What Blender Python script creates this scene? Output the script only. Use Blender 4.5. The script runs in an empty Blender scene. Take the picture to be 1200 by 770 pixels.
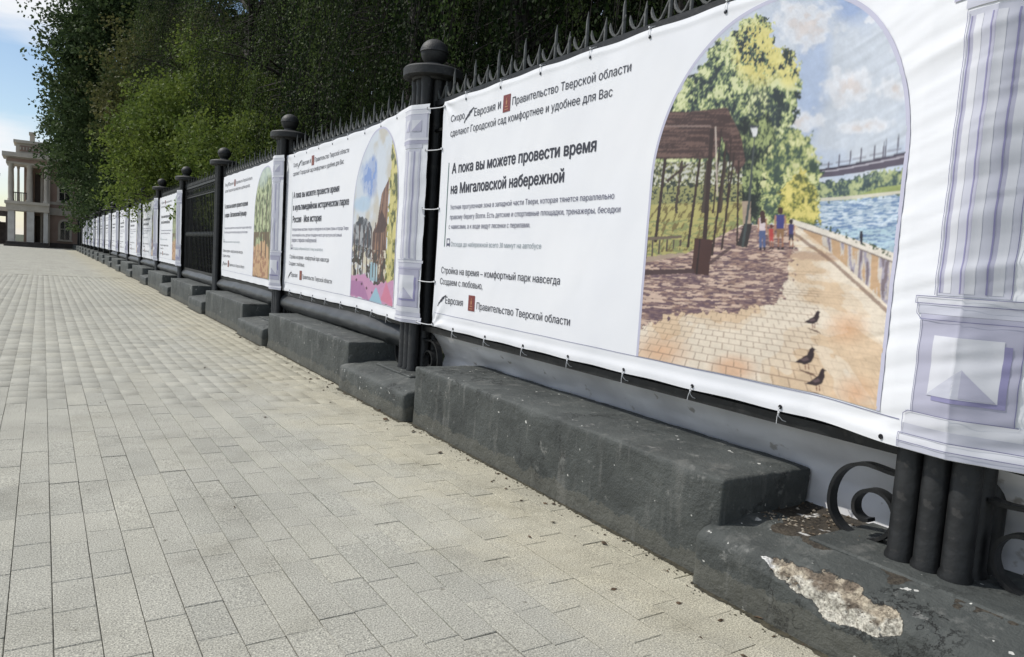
import bpy, bmesh, math, random
import numpy as np
from mathutils import Vector, Matrix

random.seed(7)
RNG = np.random.default_rng(11)
scene = bpy.context.scene
COL = scene.collection

# ------------------------------------------------------------------ camera
CAM_H = 1.4
YAW, PITCH, ROLL = math.radians(33.1), math.radians(5.0), math.radians(3.7)
_r = Vector((math.cos(YAW), -math.sin(YAW), 0))
_f = Vector((math.sin(YAW) * math.cos(PITCH), math.cos(YAW) * math.cos(PITCH), -math.sin(PITCH)))
_u = _r.cross(_f)
cr, sr = math.cos(ROLL), math.sin(ROLL)
RIGHT = _r * cr + _u * sr
UP = _u * cr - _r * sr
camd = bpy.data.cameras.new("camera")
cam = bpy.data.objects.new("camera", camd)
COL.objects.link(cam)
camd.sensor_width = 36
camd.lens = 850 / 1200 * 36
camd.clip_start = 0.05
camd.clip_end = 3000
cam.matrix_world = Matrix(((RIGHT.x, UP.x, -_f.x, 0), (RIGHT.y, UP.y, -_f.y, 0), (RIGHT.z, UP.z, -_f.z, CAM_H), (0, 0, 0, 1)))
scene.camera = cam

# ------------------------------------------------------------------ light
SUN_EL = math.radians(50)
SUN_AZ = math.radians(-46)            # measured from +Y towards +X
world = bpy.data.worlds.new("World")
scene.world = world
world.use_nodes = True
nt = world.node_tree
nt.nodes.clear()
wo = nt.nodes.new("ShaderNodeOutputWorld")
bg = nt.nodes.new("ShaderNodeBackground")
bg.inputs["Strength"].default_value = 0.12
sky = nt.nodes.new("ShaderNodeTexSky")
sky.sky_type = 'NISHITA'
sky.sun_disc = False
sky.sun_elevation = SUN_EL
sky.sun_rotation = SUN_AZ
sky.air_density = 1.0
sky.dust_density = 0.5
sky.ozone_density = 1.2
tc = nt.nodes.new("ShaderNodeTexCoord")
mp = nt.nodes.new("ShaderNodeMapping")
mp.inputs["Scale"].default_value = (1.6, 1.6, 6.5)
mp.inputs["Location"].default_value = (1.3, 0.4, 0.5)
ns = nt.nodes.new("ShaderNodeTexNoise")
ns.inputs["Scale"].default_value = 1.6
ns.inputs["Detail"].default_value = 7
ns.inputs["Roughness"].default_value = 0.52
rp = nt.nodes.new("ShaderNodeValToRGB")
rp.color_ramp.elements[0].position = 0.44
rp.color_ramp.elements[1].position = 0.60
mxs = nt.nodes.new("ShaderNodeMix")
mxs.data_type = 'RGBA'
mxs.inputs[7].default_value = (7.6, 7.8, 8.1, 1)
nt.links.new(tc.outputs["Generated"], mp.inputs[0])
nt.links.new(mp.outputs[0], ns.inputs["Vector"])
nt.links.new(ns.outputs["Fac"], rp.inputs[0])
nt.links.new(rp.outputs[0], mxs.inputs[0])
nt.links.new(sky.outputs[0], mxs.inputs[6])
nt.links.new(mxs.outputs[2], bg.inputs[0])
nt.links.new(bg.outputs[0], wo.inputs[0])

sund = bpy.data.lights.new("sun", 'SUN')
sund.energy = 3.6
sund.angle = math.radians(0.6)
sund.color = (1.0, 0.955, 0.88)
sun = bpy.data.objects.new("sun", sund)
COL.objects.link(sun)
to_sun = Vector((math.sin(SUN_AZ) * math.cos(SUN_EL), math.cos(SUN_AZ) * math.cos(SUN_EL), math.sin(SUN_EL)))
sun.rotation_euler = to_sun.to_track_quat('Z', 'Y').to_euler()
sun.location = (-20, 20, 40)

scene.view_settings.view_transform = 'Standard'
scene.view_settings.look = 'None'
scene.view_settings.exposure = 0.0
scene.view_settings.gamma = 1.0


# ------------------------------------------------------------------ helpers
def s2l(c):
    return tuple((v / 255 / 12.92 if v / 255 <= 0.04045 else ((v / 255 + 0.055) / 1.055) ** 2.4) for v in c)


def mat(name, c1, c2=None, scale=5.0, rough=0.7, bump=0.0, bscale=60.0, spec=0.5, metal=0.0, detail=6, coord='Object',
        c3=None, c3scale=40, c3pos=0.62, attr=None, rand=0.0, sharp=(0.35, 0.65), stretch=(1, 1, 1)):
    m = bpy.data.materials.new(name)
    m.use_nodes = True
    n = m.node_tree.nodes
    l = m.node_tree.links
    b = n["Principled BSDF"]
    b.inputs["Roughness"].default_value = rough
    b.inputs["Specular IOR Level"].default_value = spec
    b.inputs["Metallic"].default_value = metal
    co = n.new("ShaderNodeTexCoord")
    mpn = n.new("ShaderNodeMapping")
    mpn.inputs["Scale"].default_value = stretch
    l.new(co.outputs[coord], mpn.inputs[0])
    vec = mpn.outputs[0]
    src = None
    if c2 is None:
        c2 = c1
    nz = n.new("ShaderNodeTexNoise")
    nz.inputs["Scale"].default_value = scale
    nz.inputs["Detail"].default_value = detail
    l.new(vec, nz.inputs["Vector"])
    r = n.new("ShaderNodeValToRGB")
    r.color_ramp.elements[0].position, r.color_ramp.elements[1].position = sharp
    r.color_ramp.elements[0].color = (*c1, 1)
    r.color_ramp.elements[1].color = (*c2, 1)
    l.new(nz.outputs["Fac"], r.inputs[0])
    src = r.outputs[0]
    if c3 is not None:
        n3 = n.new("ShaderNodeTexNoise")
        n3.inputs["Scale"].default_value = c3scale
        n3.inputs["Detail"].default_value = 4
        l.new(vec, n3.inputs["Vector"])
        r3 = n.new("ShaderNodeValToRGB")
        r3.color_ramp.elements[0].position = c3pos
        r3.color_ramp.elements[1].position = c3pos + 0.05
        l.new(n3.outputs["Fac"], r3.inputs[0])
        mx = n.new("ShaderNodeMix")
        mx.data_type = 'RGBA'
        l.new(r3.outputs[0], mx.inputs[0])
        l.new(src, mx.inputs[6])
        mx.inputs[7].default_value = (*c3, 1)
        src = mx.outputs[2]
    if attr or rand:
        if attr:
            at = n.new("ShaderNodeAttribute")
            at.attribute_name = attr
            fac = at.outputs["Fac"]
        else:
            oi = n.new("ShaderNodeObjectInfo")
            fac = oi.outputs["Random"]
        mr = n.new("ShaderNodeMapRange")
        mr.inputs[3].default_value = 1 - (rand or 0.3)
        mr.inputs[4].default_value = 1 + (rand or 0.3)
        l.new(fac, mr.inputs[0])
        vm = n.new("ShaderNodeVectorMath")
        vm.operation = 'SCALE'
        l.new(src, vm.inputs[0])
        l.new(mr.outputs[0], vm.inputs["Scale"])
        src = vm.outputs[0]
    l.new(src, b.inputs["Base Color"])
    if bump:
        nb = n.new("ShaderNodeTexNoise")
        nb.inputs["Scale"].default_value = bscale
        nb.inputs["Detail"].default_value = 5
        l.new(vec, nb.inputs["Vector"])
        bn = n.new("ShaderNodeBump")
        bn.inputs["Strength"].default_value = bump
        bn.inputs["Distance"].default_value = 0.01
        l.new(nb.outputs["Fac"], bn.inputs["Height"])
        l.new(bn.outputs[0], b.inputs["Normal"])
    return m


def vcol_mat(name, rough=0.5, bump=0.0, bscale=200, sheen=False, attr="paint"):
    m = bpy.data.materials.new(name)
    m.use_nodes = True
    n = m.node_tree.nodes
    l = m.node_tree.links
    b = n["Principled BSDF"]
    b.inputs["Roughness"].default_value = rough
    at = n.new("ShaderNodeAttribute")
    at.attribute_name = attr
    l.new(at.outputs["Color"], b.inputs["Base Color"])
    if bump:
        co = n.new("ShaderNodeTexCoord")
        nb = n.new("ShaderNodeTexNoise")
        nb.inputs["Scale"].default_value = bscale
        nb.inputs["Detail"].default_value = 5
        l.new(co.outputs["Object"], nb.inputs["Vector"])
        bn = n.new("ShaderNodeBump")
        bn.inputs["Strength"].default_value = bump
        bn.inputs["Distance"].default_value = 0.01
        l.new(nb.outputs["Fac"], bn.inputs["Height"])
        l.new(bn.outputs[0], b.inputs["Normal"])
    return m


def leaf_mat(name, c1, c2, trans=0.35, rough=0.45, spec=0.4):
    m = bpy.data.materials.new(name)
    m.use_nodes = True
    n = m.node_tree.nodes
    l = m.node_tree.links
    b = n["Principled BSDF"]
    b.inputs["Roughness"].default_value = rough
    b.inputs["Specular IOR Level"].default_value = spec
    at = n.new("ShaderNodeAttribute")
    at.attribute_name = "tint"
    mx = n.new("ShaderNodeMix")
    mx.data_type = 'RGBA'
    mx.inputs[6].default_value = (*c1, 1)
    mx.inputs[7].default_value = (*c2, 1)
    l.new(at.outputs["Fac"], mx.inputs[0])
    l.new(mx.outputs[2], b.inputs["Base Color"])
    tr = n.new("ShaderNodeBsdfTranslucent")
    l.new(mx.outputs[2], tr.inputs[0])
    ms = n.new("ShaderNodeMixShader")
    ms.inputs[0].default_value = trans
    out = n["Material Output"]
    l.new(b.outputs[0], ms.inputs[1])
    l.new(tr.outputs[0], ms.inputs[2])
    l.new(ms.outputs[0], out.inputs[0])
    return m


def npmesh(name, V, F, smooth=False, attrs=None, colors=None):
    """V (n,3); F (m,3|4) int array or list of lists."""
    me = bpy.data.meshes.new(name)
    V = np.asarray(V, np.float32)
    if isinstance(F, np.ndarray):
        k = F.shape[1]
        me.vertices.add(len(V))
        me.vertices.foreach_set("co", V.ravel())
        me.loops.add(F.size)
        me.loops.foreach_set("vertex_index", F.ravel().astype(np.int32))
        me.polygons.add(len(F))
        me.polygons.foreach_set("loop_start", np.arange(0, F.size, k, dtype=np.int32))
        me.update(calc_edges=True)
        me.validate()
    else:
        me.from_pydata([tuple(map(float, v)) for v in V], [], F)
    if smooth:
        me.polygons.foreach_set("use_smooth", [True] * len(me.polygons))
    if attrs:
        for k_, (dom, arr) in attrs.items():
            a = me.attributes.new(k_, 'FLOAT', dom)
            a.data.foreach_set("value", np.asarray(arr, np.float32))
    if colors:
        for k_, arr in colors.items():
            a = me.color_attributes.new(k_, 'FLOAT_COLOR', 'POINT')
            c4 = np.ones((len(V), 4), np.float32)
            c4[:, :3] = arr
            a.data.foreach_set("color", c4.ravel())
    me.update()
    return me


def obj(name, me, m=None, parent=None, loc=None):
    o = bpy.data.objects.new(name, me)
    COL.objects.link(o)
    if m is not None and me is not None and len(me.materials) == 0:
        me.materials.append(m)
    if parent is not None:
        o.parent = parent
    if loc is not None:
        o.location = loc
    return o


def empty(name, loc=(0, 0, 0), rz=0.0):
    o = bpy.data.objects.new(name, None)
    COL.objects.link(o)
    o.location = loc
    o.rotation_euler = (0, 0, rz)
    o.empty_display_size = 0.1
    return o


def tag(o, label, cat, group=None):
    o['label'] = label
    o['category'] = cat
    if group:
        o['group'] = group
    return o


def struct(o, kind='structure'):
    o['kind'] = kind
    return o


class MB:
    """collects simple solids into one mesh"""
    def __init__(self):
        self.v = []
        self.f = []

    def add(self, V, F):
        b = len(self.v)
        self.v += [tuple(p) for p in V]
        self.f += [[i + b for i in q] for q in F]
        return self

    def box(self, x0, x1, y0, y1, z0, z1, ch=0.0):
        if ch <= 0:
            V = [(x, y, z) for x in (x0, x1) for y in (y0, y1) for z in (z0, z1)]
            F = [[0, 1, 3, 2], [4, 6, 7, 5], [0, 4, 5, 1], [2, 3, 7, 6], [0, 2, 6, 4], [1, 5, 7, 3]]
            return self.add(V, F)
        V, F = [], []
        bm = bmesh.new()
        bmesh.ops.create_cube(bm, size=1)
        for v in bm.verts:
            v.co = Vector(((x0 + x1) / 2 + v.co.x * (x1 - x0), (y0 + y1) / 2 + v.co.y * (y1 - y0), (z0 + z1) / 2 + v.co.z * (z1 - z0)))
        bmesh.ops.bevel(bm, geom=bm.edges[:], offset=ch, segments=1, affect='EDGES')
        bm.verts.index_update()
        V = [v.co[:] for v in bm.verts]
        F = [[v.index for v in f.verts] for f in bm.faces]
        bm.free()
        return self.add(V, F)

    def tube(self, pts, rad, seg=8, caps=True):
        pts = [Vector(p) for p in pts]
        n = len(pts)
        rads = rad if isinstance(rad, (list, tuple)) else [rad] * n
        V, F = [], []
        prev = None
        for i, p in enumerate(pts):
            t = (pts[min(i + 1, n - 1)] - pts[max(i - 1, 0)])
            t.normalize()
            a = prev if prev is not None else (Vector((0, 0, 1)) if abs(t.z) < 0.9 else Vector((1, 0, 0)))
            a = (a - t * a.dot(t))
            if a.length < 1e-6:
                a = t.orthogonal()
            a.normalize()
            prev = a
            b = t.cross(a)
            for k in range(seg):
                an = 2 * math.pi * k / seg
                V.append(p + (a * math.cos(an) + b * math.sin(an)) * rads[i])
        for i in range(n - 1):
            for k in range(seg):
                k2 = (k + 1) % seg
                F.append([i * seg + k, i * seg + k2, (i + 1) * seg + k2, (i + 1) * seg + k])
        if caps:
            F.append(list(range(seg))[::-1])
            F.append([(n - 1) * seg + k for k in range(seg)])
        return self.add(V, F)

    def ribbon(self, pts, w, t, axis=Vector((0, 1, 0))):
        """flat bar swept along pts (in the plane normal to axis): width w along axis, thickness t"""
        pts = [Vector(p) for p in pts]
        n = len(pts)
        V, F = [], []
        for i, p in enumerate(pts):
            d = (pts[min(i + 1, n - 1)] - pts[max(i - 1, 0)]).normalized()
            nn = axis.cross(d).normalized()
            for a, b in ((-1, -1), (1, -1), (1, 1), (-1, 1)):
                V.append(p + axis * (a * w / 2) + nn * (b * t / 2))
        for i in range(n - 1):
            for k in range(4):
                k2 = (k + 1) % 4
                F.append([i * 4 + k, i * 4 + k2, (i + 1) * 4 + k2, (i + 1) * 4 + k])
        F.append([3, 2, 1, 0])
        F.append([(n - 1) * 4 + k for k in range(4)])
        return self.add(V, F)

    def lathe(self, prof, seg=28, cx=0, cy=0):
        n = len(prof)
        V = [(cx + r * math.cos(2 * math.pi * k / seg), cy + r * math.sin(2 * math.pi * k / seg), z) for r, z in prof for k in range(seg)]
        F = [[i * seg + k, i * seg + (k + 1) % seg, (i + 1) * seg + (k + 1) % seg, (i + 1) * seg + k] for i in range(n - 1) for k in range(seg)]
        F.append(list(range(seg))[::-1])
        F.append([(n - 1) * seg + k for k in range(seg)])
        return self.add(V, F)

    def mesh(self, name, smooth=False):
        me = bpy.data.meshes.new(name)
        me.from_pydata([tuple(map(float, v)) for v in self.v], [], self.f)
        me.update()
        if smooth:
            me.polygons.foreach_set("use_smooth", [True] * len(me.polygons))
            try:
                me.set_sharp_from_angle(angle=math.radians(40))
            except Exception:
                pass
        return me

    def build(self, name, m, parent=None, smooth=False):
        return obj(name, self.mesh(name, smooth), m, parent)


def _hash(ix, iy, iz, seed):
    h = (ix.astype(np.int64) * 374761393 + iy.astype(np.int64) * 668265263 + iz.astype(np.int64) * 2147483647 + seed * 974634777) & 0x7fffffff
    h = ((h ^ (h >> 13)) * 1274126177) & 0x7fffffff
    h = (h ^ (h >> 16)) & 0x7fffffff
    return (h % 100003) / 100003.0


def vnoise(x, y, z=None, seed=0):
    x = np.asarray(x, float)
    y = np.asarray(y, float)
    z = np.zeros_like(x) if z is None else np.asarray(z, float)
    x0, y0, z0 = np.floor(x), np.floor(y), np.floor(z)
    fx, fy, fz = x - x0, y - y0, z - z0
    fx, fy, fz = [t * t * (3 - 2 * t) for t in (fx, fy, fz)]
    r = 0
    for dx in (0, 1):
        for dy in (0, 1):
            for dz in (0, 1):
                w = (fx if dx else 1 - fx) * (fy if dy else 1 - fy) * (fz if dz else 1 - fz)
                r = r + w * _hash(x0 + dx, y0 + dy, z0 + dz, seed)
    return r


def fbm(x, y, z=None, seed=0, oct=4):
    a, s, t = 1.0, 0.0, 0.0
    z = np.zeros_like(np.asarray(x, float)) if z is None else z
    for k in range(oct):
        t = t + a * vnoise(x * 2 ** k, y * 2 ** k, z * 2 ** k, seed + k * 17)
        s += a
        a *= 0.5
    return t / s


def concrete_mat(name='painted_concrete', attr=None):
    """dark paint on rough render: dusty streaks, bald pale flecks, pits and hairline cracks"""
    m = bpy.data.materials.new(name)
    m.use_nodes = True
    n, l = m.node_tree.nodes, m.node_tree.links
    b = n["Principled BSDF"]
    b.inputs["Roughness"].default_value = 0.66
    b.inputs["Specular IOR Level"].default_value = 0.4
    co = n.new("ShaderNodeTexCoord")
    oi = n.new("ShaderNodeObjectInfo")
    off = n.new("ShaderNodeVectorMath")
    off.operation = 'ADD'
    sc = n.new("ShaderNodeVectorMath")
    sc.operation = 'SCALE'
    sc.inputs[0].default_value = (37, 11, 5)
    l.new(oi.outputs["Random"], sc.inputs["Scale"])
    l.new(co.outputs["Object"], off.inputs[0])
    l.new(sc.outputs[0], off.inputs[1])

    def noise(scale, detail=5, rough=0.55, st=(1, 1, 1)):
        mp_ = n.new("ShaderNodeMapping")
        mp_.inputs["Scale"].default_value = st
        l.new(off.outputs[0], mp_.inputs[0])
        t = n.new("ShaderNodeTexNoise")
        t.inputs["Scale"].default_value = scale
        t.inputs["Detail"].default_value = detail
        t.inputs["Roughness"].default_value = rough
        l.new(mp_.outputs[0], t.inputs["Vector"])
        return t.outputs["Fac"]

    def ramp(fac, p0, p1, c0=(0, 0, 0), c1=(1, 1, 1)):
        r = n.new("ShaderNodeValToRGB")
        r.color_ramp.elements[0].position, r.color_ramp.elements[1].position = p0, p1
        r.color_ramp.elements[0].color = (*c0, 1)
        r.color_ramp.elements[1].color = (*c1, 1)
        l.new(fac, r.inputs[0])
        return r.outputs[0]

    def mix(f, a, bb):
        x = n.new("ShaderNodeMix")
        x.data_type = 'RGBA'
        l.new(f, x.inputs[0])
        for i_, v in ((6, a), (7, bb)):
            if isinstance(v, tuple):
                x.inputs[i_].default_value = (*v, 1)
            else:
                l.new(v, x.inputs[i_])
        return x.outputs[2]
    col = ramp(noise(2.6, 8, 0.62), 0.32, 0.70, (0.036, 0.041, 0.040), (0.082, 0.090, 0.086))
    col = mix(ramp(noise(4.5, 6, 0.65, (1.6, 1.0, 0.35)), 0.56, 0.72), col, (0.135, 0.138, 0.130))
    col = mix(ramp(noise(11, 5, 0.7), 0.62, 0.70), col, (0.165, 0.168, 0.16))
    col = mix(ramp(noise(9, 5, 0.7), 0.30, 0.24), (0.026, 0.028, 0.027), col) if False else col
    col = mix(ramp(noise(19, 3, 0.5), 0.715, 0.725), col, (0.55, 0.55, 0.52))
    sx = n.new("ShaderNodeSeparateXYZ")
    l.new(co.outputs["Object"], sx.inputs[0])
    dz = n.new("ShaderNodeMath")
    dz.operation = 'MULTIPLY_ADD'
    l.new(noise(7, 6, 0.7), dz.inputs[0])
    dz.inputs[1].default_value = -0.22
    l.new(sx.outputs[2], dz.inputs[2])
    col = mix(ramp(dz.outputs[0], -0.145, -0.085, (0.4, 0.4, 0.4), (0, 0, 0)), col, (0.14, 0.135, 0.11))
    drip = noise(16, 4, 0.6, (1.0, 1.0, 0.10))
    col = mix(ramp(drip, 0.60, 0.74, (0, 0, 0), (0.6, 0.6, 0.6)), col, (0.155, 0.158, 0.15))
    vo = n.new("ShaderNodeTexVoronoi")
    vo.feature = 'DISTANCE_TO_EDGE'
    vo.inputs["Scale"].default_value = 1.9
    wn = n.new("ShaderNodeTexNoise")
    wn.inputs["Scale"].default_value = 3.0
    wn.inputs["Detail"].default_value = 8
    wn.inputs["Roughness"].default_value = 0.7
    l.new(off.outputs[0], wn.inputs["Vector"])
    ad = n.new("ShaderNodeVectorMath")
    ad.operation = 'MULTIPLY_ADD'
    l.new(wn.outputs["Color"], ad.inputs[0])
    ad.inputs[1].default_value = (0.9, 0.9, 0.9)
    l.new(off.outputs[0], ad.inputs[2])
    l.new(ad.outputs[0], vo.inputs["Vector"])
    gate = ramp(noise(1.1, 3), 0.54, 0.60)
    crk = ramp(vo.outputs["Distance"], 0.004, 0.010, (1, 1, 1), (0, 0, 0))
    cm = n.new("ShaderNodeMix")
    cm.data_type = 'RGBA'
    cm.blend_type = 'MULTIPLY'
    cm.inputs[0].default_value = 1.0
    l.new(gate, cm.inputs[6])
    l.new(crk, cm.inputs[7])
    col = mix(cm.outputs[2], col, (0.012, 0.012, 0.012))
    if attr:
        # bare plaster and rubble where the edge has broken off (own colours, painted per vertex)
        at = n.new("ShaderNodeAttribute")
        at.attribute_name = 'paint'
        am = n.new("ShaderNodeAttribute")
        am.attribute_name = 'bare'
        grit = ramp(noise(75, 4, 0.7), 0.36, 0.62, (0.38, 0.36, 0.34), (1.25, 1.25, 1.22))
        x = n.new("ShaderNodeMix")
        x.data_type = 'RGBA'
        x.blend_type = 'MULTIPLY'
        x.inputs[0].default_value = 1
        l.new(at.outputs["Color"], x.inputs[6])
        l.new(grit, x.inputs[7])
        am2 = n.new("ShaderNodeMath")
        am2.operation = 'MULTIPLY_ADD'
        l.new(noise(90, 4, 0.7), am2.inputs[0])
        am2.inputs[1].default_value = 0.16
        l.new(am.outputs["Fac"], am2.inputs[2])
        edge = ramp(am2.outputs[0], 0.622, 0.632)
        rim = ramp(am2.outputs[0], 0.585, 0.622)
        col = mix(rim, col, (0.016, 0.015, 0.013))
        col = mix(edge, col, x.outputs[2])
    l.new(col, b.inputs["Base Color"])
    h = n.new("ShaderNodeMath")
    h.operation = 'MULTIPLY_ADD'
    l.new(noise(9, 8, 0.65), h.inputs[0])
    h.inputs[1].default_value = 2.2
    h2 = n.new("ShaderNodeMath")
    h2.operation = 'MULTIPLY_ADD'
    l.new(noise(52, 5, 0.7), h2.inputs[0])
    h2.inputs[1].default_value = 0.7
    h3 = n.new("ShaderNodeMath")
    h3.operation = 'MULTIPLY'
    l.new(cm.outputs[2], h3.inputs[0])
    h3.inputs[1].default_value = -1.0
    l.new(h3.outputs[0], h2.inputs[2])
    l.new(h2.outputs[0], h.inputs[2])
    bn = n.new("ShaderNodeBump")
    bn.inputs["Strength"].default_value = 0.8
    bn.inputs["Distance"].default_value = 0.012
    l.new(h.outputs[0], bn.inputs["Height"])
    l.new(bn.outputs[0], b.inputs["Normal"])
    return m


# ------------------------------------------------------------------ materials
M = {}
M['concrete'] = concrete_mat()
M['concrete_old'] = mat('painted_concrete', (0.040, 0.043, 0.042), (0.085, 0.089, 0.086), scale=3.2, rough=0.62, bump=0.55, bscale=26,
                    c3=(0.15, 0.152, 0.145), c3scale=7, c3pos=0.63, sharp=(0.3, 0.72))
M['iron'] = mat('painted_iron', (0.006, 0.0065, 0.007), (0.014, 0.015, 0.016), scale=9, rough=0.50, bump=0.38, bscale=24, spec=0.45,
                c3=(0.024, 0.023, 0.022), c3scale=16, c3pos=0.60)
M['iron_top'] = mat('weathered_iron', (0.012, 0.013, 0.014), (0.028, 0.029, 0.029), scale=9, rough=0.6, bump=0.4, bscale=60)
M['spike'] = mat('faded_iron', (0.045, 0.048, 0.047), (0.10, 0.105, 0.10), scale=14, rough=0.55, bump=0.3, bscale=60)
M['vinyl'] = mat('white_vinyl', (0.76, 0.775, 0.815), (0.79, 0.80, 0.83), scale=1.2, rough=0.55, bump=0.10, bscale=9, spec=0.25)
M['ink'] = mat('black_print', (0.035, 0.035, 0.05), rough=0.5)
M['ink2'] = mat('grey_print', (0.10, 0.10, 0.16), rough=0.5)
M['ink3'] = mat('pale_grey_print', (0.28, 0.33, 0.36), rough=0.5)
M['teal'] = mat('teal_print', (0.09, 0.17, 0.16), rough=0.5)
M['red'] = mat('red_print', (0.19, 0.040, 0.036), rough=0.5)
M['gold'] = mat('gold_print', (0.42, 0.20, 0.10), rough=0.5)
M['line'] = mat('violet_line_print', (0.17, 0.17, 0.30), rough=0.6)
M['vio1'] = mat('pale_violet_print', (0.53, 0.54, 0.62), rough=0.62, spec=0.25)
M['vio2'] = mat('violet_print', (0.43, 0.43, 0.535), rough=0.62, spec=0.25)
M['vio3'] = mat('deep_violet_print', (0.27, 0.26, 0.43), rough=0.62, spec=0.25)
M['vio0'] = mat('lilac_white_print', (0.64, 0.65, 0.70), rough=0.62, spec=0.25)
M['frameprint'] = mat('lilac_frame_print', (0.50, 0.50, 0.62), rough=0.62, spec=0.25)
M['paint'] = vcol_mat('picture_print', rough=0.45)
M['tie'] = mat('white_nylon', (0.75, 0.76, 0.78), rough=0.4)
M['eyelet'] = mat('dark_eyelet', (0.03, 0.03, 0.035), rough=0.35, metal=0.6)
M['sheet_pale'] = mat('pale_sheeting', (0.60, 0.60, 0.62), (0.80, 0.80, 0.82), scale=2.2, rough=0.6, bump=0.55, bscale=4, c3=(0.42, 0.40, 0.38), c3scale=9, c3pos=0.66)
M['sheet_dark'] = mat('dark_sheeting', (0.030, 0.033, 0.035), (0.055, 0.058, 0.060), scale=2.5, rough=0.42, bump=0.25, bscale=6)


# ------------------------------------------------------------------ ground
def band_mesh(x0, x1, y0, y1, z, nx=1, ny=1):
    xs, ys = np.linspace(x0, x1, nx + 1), np.linspace(y0, y1, ny + 1)
    V = [(x, y, z) for y in ys for x in xs]
    F = [[j * (nx + 1) + i, j * (nx + 1) + i + 1, (j + 1) * (nx + 1) + i + 1, (j + 1) * (nx + 1) + i] for j in range(ny) for i in range(nx)]
    return npmesh('sheet', V, F)


M['earth'] = mat('park_earth', (0.03, 0.05, 0.015), (0.06, 0.055, 0.035), scale=0.6, rough=0.95, bump=0.6, bscale=8)
g = struct(obj('ground', band_mesh(-900, 900, -900, 900, -0.03), M['earth']))

TX0, TX1, TY0, TY1 = -2.42, 3.05, 1.2, 30.0     # the pavers that are built one by one
ROW = 0.143
STONE_A, STONE_B = (0.335, 0.330, 0.295), (0.382, 0.376, 0.334)


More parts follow.
